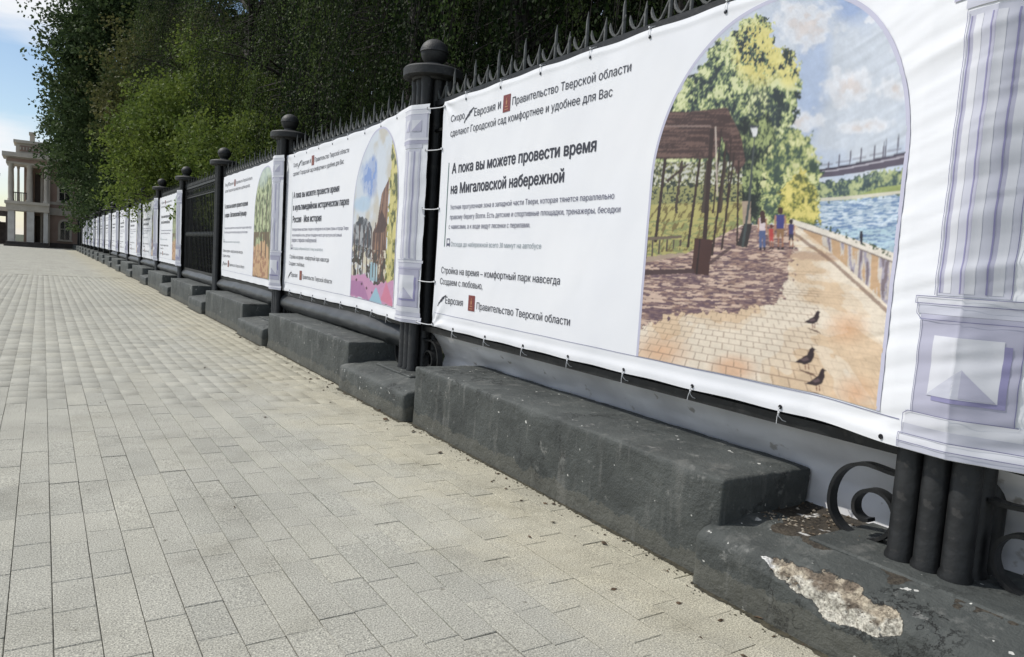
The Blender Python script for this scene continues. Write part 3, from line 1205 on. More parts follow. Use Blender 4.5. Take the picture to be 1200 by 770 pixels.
class Banner:
    def __init__(self, k, L, R, a, na, s1, p, ds=0.0, nf=0.07, seed=0):
        self.k, self.L, self.R, self.a, self.na, self.s1, self.p, self.ds, self.nf, self.seed = k, L, R, a, na, s1, p, ds, nf, seed

    def n(self, s):
        s = np.asarray(s, float)
        e = 0.165                                   # where the cloth first meets the post's tubes
        t = np.clip((self.s1 - s) / (self.s1 - e), 0, 1)
        base = self.nf + (0.186 - self.nf) * t ** self.p
        base = base + np.clip((e - s) / (e - self.a), 0, 1) * (self.na - 0.186)
        base = base - 0.062 * np.clip((self.a - s) / 0.10, 0, 1) - 0.13 * np.clip((self.a - 0.10 - s) / 0.25, 0, 1)
        # slightly rounded fold
        return base - 0.008 * np.exp(-((s - self.a) / 0.035) ** 2)

    def surf(self, s, z, off=0.0):
        s = np.asarray(s, float)
        z = np.asarray(z, float)
        n = self.n(s)
        sd = self.seed
        tz = (z - Z0B) / (Z1B - Z0B)
        post = np.exp(-np.clip(s - self.a, 0, 9) / 0.45)
        # horizontal pull creases round the post
        cre = fbm(s * 2.2 + z * 1.2, z * 15 + s * 3.5, seed=sd + 1, oct=3) - 0.5
        n = n + cre * (0.020 if self.k == 0 else 0.011) * post
        # loose cloth: shallow vertical billows and diagonal drag
        n = n + 0.016 * (fbm(s * 1.3, z * 0.9, seed=sd + 2, oct=2) - 0.5) * np.clip((self.L - s) * 2, 0.2, 1)
        n = n + 0.004 * (fbm(s * 6 + z * 2, z * 3, seed=sd + 3, oct=2) - 0.5)
        # rolled hem at the foot and head
        n = n + 0.0025 * np.exp(-((z - Z0B - 0.030) / 0.02) ** 2) - 0.0025 * np.exp(-((z - Z0B - 0.075) / 0.022) ** 2)
        n = n + 0.004 * np.exp(-((z - Z1B + 0.03) / 0.015) ** 2)
        # puckers under the ties
        ph = np.cos((s - 0.224) / 0.5745 * 2 * np.pi)
        n = n + 0.003 * ph * (np.exp(-((z - Z1B) / 0.09) ** 2) + 0.8 * np.exp(-((z - Z0B) / 0.07) ** 2))
        # drag lines from the far corners
        for cz, sg in ((Z1B, -1), (Z0B, 1)):
            dx, dz = self.L - s, (z - cz) * sg
            r = np.hypot(dx, dz)
            ang = np.arctan2(dz, dx + 1e-6)
            n = n + 0.012 * np.exp(-r / 0.22) * np.sin(ang * 9) * np.clip(r * 8, 0, 1)
        zz = z + 0.003 * ph * (np.clip((tz - 0.9) * 10, 0, 1)) - 0.002 * ph * np.clip((0.1 - tz) * 10, 0, 1)
        # the head and foot edges rise or sag a touch between post and rail
        return np.stack([s, n + off, zz], -1)


def grid_faces(h, w):
    idx = np.arange(w * h).reshape(h, w)
    return np.stack([idx[:-1, :-1], idx[:-1, 1:], idx[1:, 1:], idx[1:, :-1]], -1).reshape(-1, 4)


def cloth(b, ss, sz):
    s = np.linspace(b.R, b.L, int((b.L - b.R) / ss) + 1)
    s = np.sort(np.append(s, b.a))
    z = np.linspace(Z0B, Z1B, int((Z1B - Z0B) / sz) + 1)
    S, Z = np.meshgrid(s, z)
    V = b.surf(S, Z).reshape(-1, 3)
    return npmesh('banner_cloth', V, grid_faces(len(z), len(s)), smooth=True)


class Print:
    """flat print laid on the banner cloth, a fraction of a millimetre per layer"""
    def __init__(self, b, step=0.02, cut=0):
        self.b, self.step = b, step
        self.V, self.F, self.n = [], [], 0

    def quad(self, p, lay):
        """p: four (s,z) corners"""
        p = np.array(p, float)
        lu = max(np.linalg.norm(p[1] - p[0]), np.linalg.norm(p[2] - p[3]))
        lv = max(np.linalg.norm(p[3] - p[0]), np.linalg.norm(p[2] - p[1]))
        nu, nv = max(1, int(math.ceil(lu / self.step))), max(1, int(math.ceil(lv / self.step)))
        u = np.linspace(0, 1, nu + 1)
        # a column exactly on the fold keeps the print on the cloth
        if abs(p[0][0] - p[1][0]) > 1e-4:
            f = (self.b.a - p[0][0]) / (p[1][0] - p[0][0])
            if 0 < f < 1:
                u = np.sort(np.append(u, f))
        elif abs(p[0][0] - p[3][0]) > 1e-4:
            pass
        v = np.linspace(0, 1, nv + 1)
        U, Vv = np.meshgrid(u, v)
        q = ((1 - U) * (1 - Vv))[..., None] * p[0] + (U * (1 - Vv))[..., None] * p[1] + (U * Vv)[..., None] * p[2] + ((1 - U) * Vv)[..., None] * p[3]
        P = self.b.surf(q[..., 0], q[..., 1], 0.0018 + 0.0009 * lay).reshape(-1, 3)
        self.V.append(P)
        self.F.append(grid_faces(len(v), len(u)) + self.n)
        self.n += len(P)

    def rect(self, sl, sr, z0, z1, lay):
        self.quad([(sl, z0), (sr, z0), (sr, z1), (sl, z1)], lay)

    def line(self, a, b_, w, lay):
        a, b_ = np.array(a, float), np.array(b_, float)
        d = b_ - a
        L = np.linalg.norm(d)
        t = np.array([-d[1], d[0]]) / L * w / 2
        self.quad([a - t, b_ - t, b_ + t, a + t], lay)

    def build(self, name, m, parent):
        if not self.V:
            return
        me = npmesh(name, np.concatenate(self.V), np.concatenate(self.F), smooth=True)
        return obj(name, me, m, parent)


_tc = {}


def _area(P):
    x, y = P[:, 0], P[:, 1]
    return 0.5 * float(np.sum(x * np.roll(y, -1) - np.roll(x, -1) * y))


def text_geom(txt, bold, res=2):
    """letter outlines, filled contour by contour so that overlapping strokes stay whole"""
    from mathutils.geometry import delaunay_2d_cdt
    key = (txt, bold, res)
    if key in _tc:
        return _tc[key]
    c = bpy.data.curves.new('lettering', 'FONT')
    c.body = txt
    c.resolution_u = res
    c.offset = 0.0
    c.fill_mode = 'NONE'
    o_ = bpy.data.objects.new('lettering', c)
    me = o_.to_mesh()
    co = [v.co.copy() for v in me.vertices]
    nx = {}
    for e in me.edges:
        a, b_ = e.vertices
        nx.setdefault(a, []).append(b_)
        nx.setdefault(b_, []).append(a)
    o_.to_mesh_clear()
    bpy.data.objects.remove(o_)
    bpy.data.curves.remove(c)
    seen, loops = set(), []
    for st in range(len(co)):
        if st in seen or st not in nx:
            continue
        lp, prev, cur = [st], None, st
        seen.add(st)
        while True:
            # follow rising vertex numbers: keeps each contour's own direction
            cand = [q for q in nx[cur] if q not in seen]
            if not cand:
                break
            q = cur + 1 if cur + 1 in cand else cand[0]
            seen.add(q)
            lp.append(q)
            cur = q
        if len(lp) > 2:
            loops.append(np.array([co[i][:2] for i in lp]))
    if bold:                                    # embolden: push every contour out along its own normal
        tot = sum(_area(l) for l in loops)
        sg = 1.0 if tot > 0 else -1.0
        out = []
        for l in loops:
            e = np.roll(l, -1, 0) - l
            ln = np.linalg.norm(e, axis=1)
            l = l[ln > 1e-5]
            e = np.roll(l, -1, 0) - l
            e = e / np.linalg.norm(e, axis=1)[:, None]
            nrm = np.stack([e[:, 1], -e[:, 0]], -1) * sg
            m_ = nrm + np.roll(nrm, 1, 0)
            d_ = np.clip((m_ * m_).sum(1), 0.6, 4)[:, None]
            out.append(l + m_ / d_ * 2 * 0.022)
        loops = out
    pts = np.concatenate(loops)
    ed, k0 = [], 0
    for l in loops:
        ed += [(k0 + q, k0 + (q + 1) % len(l)) for q in range(len(l))]
        k0 += len(l)
    res_ = delaunay_2d_cdt([Vector(p) for p in pts], ed, [], 0, 1e-6)
    VV_, TT = np.array([v[:] for v in res_[0]]), np.array([t for t in res_[2] if len(t) == 3])
    cen = VV_[TT].mean(1)
    wnd = np.zeros(len(cen))
    for l in loops:
        a_, b_ = l, np.roll(l, -1, 0)
        for p, q in zip(a_, b_):
            if p[1] == q[1]:
                continue
            cr_ = (q[0] - p[0]) * (cen[:, 1] - p[1]) - (cen[:, 0] - p[0]) * (q[1] - p[1])
            upw = (p[1] <= cen[:, 1]) & (q[1] > cen[:, 1]) & (cr_ > 0)
            dnw = (p[1] > cen[:, 1]) & (q[1] <= cen[:, 1]) & (cr_ < 0)
            wnd += upw.astype(int) - dnw.astype(int)
    F = [list(map(int, t)) for t in TT[np.abs(wnd) > 0.5]]
    V = VV_
    lay = np.zeros(len(V))
    _tc[key] = (np.array(V), F, np.array(lay, float))
    return _tc[key]


def lettering(b, parent, items, m, res=2, name='lettering', step=0.0):
    """items: (text, start s, end s, baseline z, bold)"""
    for txt, sa, sb, zb, bold in items:
        VV, FF, base = [], [], 0
        V, F, lay = text_geom(txt, bold, res)
        x0, x1 = V[:, 0].min(), V[:, 0].max()
        sc = (sa - sb) / (x1 - x0)
        s = sa - (V[:, 0] - x0) * sc + b.ds
        z = zb + V[:, 1] * sc
        VV.append(b.surf(s, z, 0.0030 + lay * 0.0002))
        FF += [[i + base for i in f] for f in F]
        me = npmesh(name, np.concatenate(VV), FF)
        obj(name, me, m, parent)['kind'] = 'stuff'


# ---- the printed pictures are painted in code
def inpoly(X, Y, pts):
    r = np.zeros(X.shape, bool)
    n = len(pts)
    j = n - 1
    for i in range(n):
        xi, yi = pts[i]
        xj, yj = pts[j]
        if yi != yj:
            c = ((yi > Y) != (yj > Y)) & (X < (xj - xi) * (Y - yi) / (yj - yi) + xi)
            r ^= c
        j = i
    return r


def C(*c):
    # photographed print colours, white cloth ~ (226,230,238), scaled to the cloth's own reflectance
    v = np.array(s2l(c))
    return np.minimum(v * 0.93, 0.8)


def soften(img):
    lum = img @ np.array([0.3, 0.59, 0.11])
    return (img * 0.93 + lum[..., None] * 0.07) * 0.97


def paint_bridge(S, Z):
    W_ = 0.290722589 * S - 0.0298864277 * Z + 1
    X = (20.8656931 * S + 0.88742698 * Z + 1081.33526) / W_
    Y = (80.3650724 * S - 302.312289 * Z + 753.492106) / W_
    img = np.zeros(X.shape + (3,))

    def put(mask, col, a=1.0):
        m_ = np.clip(mask.astype(float) * a, 0, 1)[..., None]
        img[:] = img * (1 - m_) + np.asarray(col) * m_

    j = (fbm(X / 5, Y / 5, seed=1) - 0.5)
    j2 = (fbm(X / 5, Y / 5, seed=2) - 0.5)
    # sky washes
    n1 = fbm(X / 60, Y / 40, seed=3, oct=5)
    n2 = fbm(X / 22, Y / 16, seed=4, oct=5)
    put(X > -1e9, C(200, 208, 220))
    put(np.clip((n1 - 0.50) * 5, 0, 1), C(182, 196, 220), 0.7)
    blue = np.clip(1 - np.hypot((X - (950 + (100 - Y) * 0.12)) / 26, (Y - 90) / 110), 0, 1) * 2.2
    put(np.clip(blue * (0.4 + n2), 0, 1), C(164, 184, 218), 0.75)
    blue = np.clip(1 - np.hypot((X - 1005) / 40, (Y + 0) / 34), 0, 1) * 2
    put(np.clip(blue * (0.4 + n2), 0, 1), C(146, 170, 214), 0.8)

    def cloud(cx, cy, rx, ry, sd):
        nn = fbm(X / 9, Y / 9, seed=sd, oct=4)
        d = 1 - np.hypot((X - cx) / rx, (Y - cy) / ry) + (nn - 0.5) * 1.1
        put(np.clip(d * 3, 0, 1), C(224, 227, 234), 0.85)
        put(np.clip((d - 0.35) * 2.2, 0, 1) * (nn > 0.45), C(208, 206, 210), 0.7)
        put(np.clip((d - 0.55) * 2.5, 0, 1), C(222, 208, 200), 0.5)
    cloud(945, 28, 40, 34, 5)
    cloud(996, 102, 34, 26, 6)
    cloud(1060, 108, 26, 16, 7)
    cloud(1070, 62, 14, 10, 8)
    cloud(940, 142, 34, 14, 9)
    cloud(1020, 150, 46, 10, 10)
    cloud(1030, 15, 16, 18, 11)

    def foliage(poly, cols, sd, ox=6):
        jx = (fbm(X / 7, Y / 7, seed=sd) - 0.5) * ox * 3 + (fbm(X / 2.6, Y / 2.6, seed=sd + 1, oct=2) - 0.5) * 10
        jy = (fbm(X / 7, Y / 7, seed=sd + 2) - 0.5) * ox * 3 + (fbm(X / 2.6, Y / 2.6, seed=sd + 3, oct=2) - 0.5) * 10
        m_ = inpoly(X + jx, Y + jy, poly)
        t = fbm(X / 14, Y / 14, seed=sd + 4, oct=3) * 0.7 + fbm(X / 3.0, Y / 4.2, seed=sd + 5, oct=3) * 0.55 - 0.125
        return m_, t

    def leafy(m_, t, pal, sd):
        """blend through a palette, darkest first, with fine dabs"""
        f = fbm(X / 1.5, Y / 1.9, seed=sd + 6, oct=2)
        k_ = np.clip((t - 0.5) * 3.4 + 0.5 + (f - 0.5) * 1.25, 0, 0.999) * (len(pal) - 1)
        i_ = k_.astype(int)
        fr_ = (k_ - i_)[..., None]
        P_ = np.array(pal)
        c_ = P_[i_] * (1 - fr_) + P_[np.minimum(i_ + 1, len(pal) - 1)] * fr_
        img[:] = np.where(m_[..., None], c_, img)

    # tall willow at the left
    poly = [(740, 150), (800, 100), (850, 40), (880, 16), (902, 22), (908, 52), (930, 58), (940, 90), (936, 130), (924, 158), (918, 180), (905, 262), (760, 262)]
    m_, t = foliage(poly, None, 20)
    leafy(m_, t, [C(40, 52, 54), C(66, 82, 74), C(98, 118, 88), C(140, 156, 104), C(190, 200, 132), C(214, 218, 168)], 20)
    dark = np.clip(1 - np.hypot((X - 893) / 22, (Y - 150) / 62), 0, 1) * 2
    put(m_ & (t + (fbm(X / 1.6, Y / 2.4, seed=141, oct=2) - 0.5) < 0.6), C(48, 62, 66), np.clip(dark, 0, 0.85))
    yel = np.clip(1 - np.hypot((X - 890) / 36, (Y - 62) / 44), 0, 1) * 2
    fd = fbm(X / 1.8, Y / 2.6, seed=140, oct=2)
    put(m_ & (t + fd * 0.5 > 0.72), C(222, 208, 116), np.clip(yel, 0, 0.8))
    yel = np.clip(1 - np.hypot((X - 925) / 16, (Y - 82) / 26), 0, 1) * 2
    put(m_ & (t + fd * 0.5 > 0.68), C(228, 216, 128), np.clip(yel, 0, 0.8))
    dk = inpoly(X + j * 14, Y + j2 * 14, [(850, 150), (900, 130), (916, 180), (898, 250), (872, 268), (846, 262), (840, 190)])
    leafy(dk, t, [C(30, 38, 36), C(46, 58, 50), C(70, 84, 62), C(104, 118, 78), C(160, 172, 112)], 24)
    # lawn under the pergola
    put(inpoly(X, Y, [(700, 236), (880, 236), (880, 330), (700, 330)]), C(170, 150, 132))
    put(inpoly(X, Y + j * 5, [(700, 236), (800, 232), (870, 236), (872, 292), (700, 304)]), C(180, 172, 104))
    put(inpoly(X, Y + j * 5, [(700, 262), (800, 258), (870, 252), (872, 292), (700, 304)]) & (fbm(X / 6, Y / 2, seed=33) > 0.5), C(140, 146, 92))
    n3 = fbm(X / 2.2, Y / 2.2, seed=31)
    put(inpoly(X, Y, [(740, 190), (870, 190), (870, 240), (740, 240)]) & (n3 > 0.45), C(150, 150, 96))
    put(inpoly(X, Y, [(740, 190), (870, 190), (870, 236), (740, 240)]) & (n3 < 0.46), C(84, 92, 72))
    put(inpoly(X, Y, [(740, 190), (870, 190), (870, 236), (740, 240)]) & (n3 < 0.38), C(52, 60, 52))
    put(inpoly(X, Y, [(740, 190), (870, 190), (870, 215), (740, 220)]) & (n3 > 0.58), C(206, 206, 196))
    put((fbm(X / 2.2 + Y / 5, Y / 7, seed=32) > 0.60) & inpoly(X, Y, [(740, 238), (870, 238), (870, 290), (740, 298)]), C(122, 110, 66))
    for tx in (795, 826, 846):
        put(inpoly(X + j * 4, Y, [(tx + 3, 188), (tx + 6, 188), (tx, 250), (tx - 4, 250)]), C(74, 62, 52))
    # river and far bank
    put(inpoly(X, Y, [(925, 234), (1100, 226), (1100, 330), (925, 270)]), C(176, 196, 212))
    wv = fbm(X / 7, Y / 1.1, seed=40, oct=4)
    rv = inpoly(X, Y, [(925, 236), (1100, 228), (1100, 330), (925, 270)])
    put(rv & (wv > 0.53), C(146, 170, 198))
    put(rv & (wv > 0.59), C(112, 140, 180))
    put(rv & (wv < 0.40), C(204, 218, 232))
    put(rv & (Y > 268) & (wv < 0.5), C(176, 204, 218))
    m_, t = foliage([(950, 214), (985, 212), (1010, 208), (1040, 203), (1090, 198), (1090, 231), (950, 234)], None, 50, 2)
    leafy(m_, t, [C(62, 80, 84), C(96, 116, 104), C(146, 162, 114), C(178, 186, 136)], 50)
    put(inpoly(X, Y, [(950, 233), (1090, 226), (1090, 229.5), (950, 236.5)]), C(208, 204, 186))
    put(inpoly(X, Y, [(1040, 222), (1090, 218), (1090, 226), (1010, 230)]), C(166, 178, 96), 0.7)
    # bridge
    put(inpoly(X, Y, [(938, 203), (1100, 181), (1100, 194), (938, 211)]), C(92, 84, 100))
    put(inpoly(X, Y, [(938, 201.5), (1100, 179), (1100, 181.5), (938, 203.5)]), C(60, 54, 70))
    put(inpoly(X, Y, [(938, 204), (1100, 183.5), (1100, 185.5), (938, 205.5)]), C(176, 172, 184))
    put(inpoly(X, Y, [(938, 197), (1100, 173), (1100, 174), (938, 198)]), C(120, 116, 130))
    for mx_, h in ((971, 7), (984, 13), (999, 15), (1014, 16), (1033, 15), (1046, 18), (1049, 20), (1066, 22), (1082, 22)):
        by = 199 - (mx_ - 955) * 0.145
        put((np.abs(X - mx_ - (by - Y) * 0.1) < 0.8) & (Y < by + 2) & (Y > by - h), C(88, 82, 98))
    # river shrubs
    poly = [(893, 262), (892, 210), (905, 168), (925, 150), (950, 160), (964, 192), (960, 225), (958, 264), (930, 270)]
    m_, t = foliage(poly, None, 60)
    leafy(m_, t, [C(62, 80, 70), C(96, 118, 84), C(140, 154, 98), C(190, 196, 124), C(214, 214, 158)], 60)
    m_, t = foliage([(914, 262), (916, 225), (938, 196), (958, 222), (961, 262), (935, 270)], None, 70, 4)
    leafy(m_, t, [C(90, 98, 56), C(150, 152, 74), C(198, 188, 92), C(224, 210, 118)], 70)
    # parapet wall
    wall = inpoly(X, Y, [(926, 258), (1075, 309), (1070, 366), (926, 274)])
    put(wall, C(206, 196, 184))
    st = fbm(X / 5.5, Y / 40, seed=80, oct=3)
    put(wall & (st > 0.54), C(196, 156, 112), 0.85)
    put(wall & (st < 0.42), C(158, 152, 172), 0.9)
    put(wall & (st < 0.34), C(112, 96, 100), 0.8)
    put(inpoly(X, Y, [(926, 256), (1080, 303), (1078, 313), (926, 262)]), C(226, 218, 206))
    put(inpoly(X, Y, [(926, 262), (1078, 313), (1078, 314.6), (926, 263.6)]), C(120, 108, 104))
    put((fbm(X / 2.4, Y / 2.4, seed=81) > 0.56) & inpoly(X, Y, [(955, 258), (1005, 276), (1060, 297), (1060, 303), (955, 265)]), C(66, 84, 58))
    # fisherman
    put(inpoly(X, Y, [(1016, 272), (1019, 272), (1020, 278), (1019, 287), (1016, 287), (1015, 278)]), C(44, 44, 58))
    # promenade paving, laid out in the picture's own perspective
    path = inpoly(X, Y, [(868, 264), (930, 262), (1075, 372), (1075, 500), (700, 500), (700, 318), (800, 300)])
    sv, zv = 1.12, 1.79
    dep = 1.0 / np.clip(zv - Z, 0.02, 9)
    lat = (S - sv) * dep
    put(path, C(226, 208, 184))
    pn = fbm(lat * 1.6, dep * 1.6, seed=90, oct=4)
    put(path & (pn > 0.52), C(232, 220, 202), 0.8)
    put(path & (pn < 0.44), C(216, 186, 150), 0.7)
    sp = np.clip(1 - np.hypot((X - 1000) / 38, (Y - 385) / 24), 0, 1) + np.clip(1 - np.hypot((X - 775) / 40, (Y - 412) / 26), 0, 1) + np.clip(1 - np.hypot((X - 1015) / 40, (Y - 460) / 26), 0, 1) + np.clip(1 - np.hypot((X - 860) / 34, (Y - 432) / 20), 0, 1)
    put(path, C(218, 160, 112), np.clip(sp * (0.2 + pn), 0, 0.62))
    rows = dep * 16
    rowi = np.floor(rows)
    fr = np.abs(rows - rowi)
    cl = lat * 9 + (rowi % 2) * 0.5
    fl = np.abs(cl - np.round(cl))
    wgt = np.clip((Y - 285) / 60, 0.35, 1) * (0.35 + 0.65 * (X < 960))
    put(path & ((fr < 0.10) | (fl < 0.035)), C(150, 122, 104), 0.75 * wgt)
    # violet shade of the trees with sunlit slashes
    shp = inpoly(X + j * 26, Y + j2 * 18, [(700, 300), (868, 264), (930, 264), (931, 300), (918, 352), (868, 366), (800, 366), (752, 384), (700, 384)])
    sl = fbm(X / 16, (Y - X * 0.05) / 2.1, seed=95, oct=3)
    dap = fbm(X / 5, Y / 1.3, seed=97, oct=3)
    put(path & shp, C(150, 120, 112), 0.9)
    put(path & shp & (dap < 0.50), C(124, 96, 98), 0.8)
    put(path & shp & (dap < 0.41), C(96, 76, 88), 0.8)
    put(path & shp & (Y > 318) & (fbm(X / 12, Y / 6, seed=96) > 0.5), C(104, 82, 96), 0.5)
    put(path & shp & (sl + dap * 0.5 > 0.85), C(224, 196, 176), 0.75)
    put(path & shp & (fr < 0.12), C(84, 60, 66), 0.4)
    put(path & inpoly(X, Y + j * 5, [(925, 292), (1000, 300), (1010, 306), (925, 303)]), C(150, 112, 104), 0.4)
    put(inpoly(X + j * 3, Y, [(926, 272), (932, 272), (1062, 366), (1056, 368)]), C(128, 98, 84), 0.75)
    # pergola
    roof = C(72, 52, 48)
    put(inpoly(X, Y, [(700, 128), (808, 131), (853, 126), (869, 160), (874, 190), (864, 205), (846, 160), (838, 186), (700, 187)]), roof)
    put(inpoly(X, Y, [(700, 128), (808, 131), (853, 126), (869, 160), (874, 190), (864, 205), (846, 160), (838, 186), (700, 187)]) & (fbm(X / 20, Y / 1.4, seed=101) > 0.56), C(112, 86, 78))
    put(inpoly(X, Y, [(700, 147), (834, 147), (834, 149), (700, 149)]), C(150, 128, 120), 0.8)
    for a_, b_, w_ in (((780, 186), (769, 284), 3.5), ((821, 186), (807, 290), 3.0), ((852, 165), (835, 300), 2.6), ((861, 178), (846, 293), 2.4), ((866, 188), (864, 288), 2.2), ((835, 150), (826, 287), 5.0), ((846, 150), (836, 250), 2.2), ((857, 165), (851, 260), 1.6)):
        put(inpoly(X, Y, [(a_[0] - w_ / 2, a_[1]), (a_[0] + w_ / 2, a_[1]), (b_[0] + w_ / 2, b_[1]), (b_[0] - w_ / 2, b_[1])]), C(58, 42, 38))
    put(inpoly(X, Y, [(838, 148), (840, 148), (842, 230), (840, 230)]), C(206, 190, 178), 0.7)
    put(inpoly(X, Y, [(806, 192), (809, 192), (783, 214), (780, 212)]), C(66, 50, 44))
    put(inpoly(X, Y, [(815, 279), (836, 281), (831, 323), (811, 320)]), C(74, 46, 42))
    put(inpoly(X, Y, [(820, 280), (822, 280), (818, 322), (816, 322)]), C(44, 28, 28))
    put(inpoly(X, Y, [(700, 318), (814, 315), (815, 320), (700, 325)]), C(78, 58, 60))
    put(inpoly(X, Y, [(855, 289), (858, 291), (834, 310), (830, 308)]), C(78, 58, 60), 0.8)
    put(inpoly(X, Y, [(872, 262), (882, 262), (876, 290), (864, 288)]), C(52, 46, 46))
    # bench
    put(inpoly(X, Y, [(700, 281), (800, 276), (800, 279), (700, 286)]), C(112, 98, 84))
    for bx in (758, 765, 773, 782, 790, 798):
        put(inpoly(X, Y, [(bx, 281), (bx + 2, 281), (bx + 1, 303 - (bx - 758) * 0.35), (bx - 1, 303 - (bx - 758) * 0.35)]), C(88, 76, 68))
    # lamp
    put(inpoly(X, Y, [(880, 150), (889, 150), (887, 160), (883, 160)]), C(222, 224, 226))
    put(inpoly(X, Y, [(878, 147), (891, 147), (889, 150), (880, 150)]), C(66, 70, 78))
    put(inpoly(X, Y, [(884, 160), (885.6, 160), (880, 235), (872, 290), (869, 290), (877, 235)]), C(70, 78, 78))
    # four walkers
    def fig(cx, cy, h, hair, top, legs, sw=1.0, bare=True):
        u = h / 46.0
        put(np.hypot((X - cx) / (3.0 * u), (Y - cy - 3.6 * u) / (4.0 * u)) < 1, hair)
        put(inpoly(X, Y, [(cx - 4.6 * u * sw, cy + 8 * u), (cx + 4.6 * u * sw, cy + 8 * u), (cx + 3.8 * u * sw, cy + 23 * u), (cx - 3.8 * u * sw, cy + 23 * u)]), top)
        put(inpoly(X, Y, [(cx - 6.2 * u * sw, cy + 9 * u), (cx - 4.2 * u * sw, cy + 9 * u), (cx - 4.8 * u * sw, cy + 25 * u), (cx - 6.6 * u * sw, cy + 25 * u)]), C(176, 130, 104))
        put(inpoly(X, Y, [(cx + 4.2 * u * sw, cy + 9 * u), (cx + 6.2 * u * sw, cy + 9 * u), (cx + 6.6 * u * sw, cy + 25 * u), (cx + 4.8 * u * sw, cy + 25 * u)]), C(176, 130, 104))
        put(inpoly(X, Y, [(cx - 4 * u, cy + 23 * u), (cx + 4 * u, cy + 23 * u), (cx + 3.6 * u, cy + (32 if bare else 44) * u), (cx + 0.7 * u, cy + (32 if bare else 44) * u), (cx, cy + 27 * u), (cx - 0.7 * u, cy + (32 if bare else 44) * u), (cx - 3.8 * u, cy + (32 if bare else 44) * u)]), legs)
        if bare:
            for q in (-2.2, 2.2):
                put(inpoly(X, Y, [(cx + (q - 1) * u, cy + 32 * u), (cx + (q + 1) * u, cy + 32 * u), (cx + (q + 0.8) * u, cy + 43 * u), (cx + (q - 0.8) * u, cy + 43 * u)]), C(160, 112, 88))
        for q in (-2.3, 2.3):
            put(inpoly(X, Y, [(cx + (q - 1.3) * u, cy + 42.5 * u), (cx + (q + 1.3) * u, cy + 42.5 * u), (cx + (q + 1.3) * u, cy + 46 * u), (cx + (q - 1.3) * u, cy + 46 * u)]), C(50, 40, 46))
    fig(894, 247, 46, C(66, 42, 40), C(214, 198, 202), C(82, 96, 138), 0.85, False)
    put(inpoly(X, Y, [(891, 250), (897, 250), (898, 261), (892, 262)]), C(70, 44, 42))
    fig(904.5, 263, 29, C(96, 48, 44), C(186, 66, 64), C(196, 78, 74), 0.9)
    fig(915, 243, 50, C(70, 48, 44), C(66, 66, 132), C(148, 112, 78))
    fig(927.5, 257, 35, C(50, 38, 44), C(66, 62, 116), C(56, 50, 72), 0.9)

    # pigeons with their cast shadows
    def bird(cx, cy, u):
        put(inpoly(X, Y, [(cx - 8 * u, cy + 8 * u), (cx + 6 * u, cy + 12 * u), (cx + 11 * u, cy + 16 * u), (cx + 2 * u, cy + 13 * u)]), C(96, 66, 56), 0.85)
        put(inpoly(X, Y, [(cx - 10 * u, cy + 2.5 * u), (cx - 4 * u, cy - 1 * u), (cx + 1 * u, cy - 4 * u), (cx + 3.4 * u, cy - 9 * u), (cx + 5.2 * u, cy - 10.6 * u), (cx + 7 * u, cy - 9.6 * u), (cx + 9 * u, cy - 8.4 * u), (cx + 7 * u, cy - 7.6 * u), (cx + 7.4 * u, cy - 3 * u), (cx + 4.6 * u, cy + 2.6 * u), (cx - 1 * u, cy + 4.6 * u), (cx - 6 * u, cy + 3.4 * u)]), C(52, 38, 44))
        put(inpoly(X, Y, [(cx - 5 * u, cy - 0 * u), (cx + 1 * u, cy - 2 * u), (cx + 3 * u, cy + 0.6 * u), (cx - 2 * u, cy + 1.8 * u)]), C(112, 92, 96), 0.7)
        for q in (-0.6, 2.2):
            put(inpoly(X, Y, [(cx + (q - 0.4) * u, cy + 4 * u), (cx + (q + 0.4) * u, cy + 4 * u), (cx + (q + 0.8) * u, cy + 9 * u), (cx + q * u, cy + 9 * u)]), C(120, 60, 52))
    bird(953, 375, 1.05)
    bird(945, 421, 1.35)
    bird(959, 446, 1.4)
    g_ = 0.93 + 0.14 * fbm(X / 1.6, Y / 1.6, seed=120, oct=2)
    img = img * g_[..., None]
    # bleed neighbouring washes into each other
    for ax in (0, 1):
        img = 0.5 * img + 0.25 * (np.roll(img, 1, ax) + np.roll(img, -1, ax))
    wash = fbm(X / 10, Y / 10, seed=150, oct=4)[..., None]
    img = img * (0.90 + 0.20 * wash)
    return soften(img)


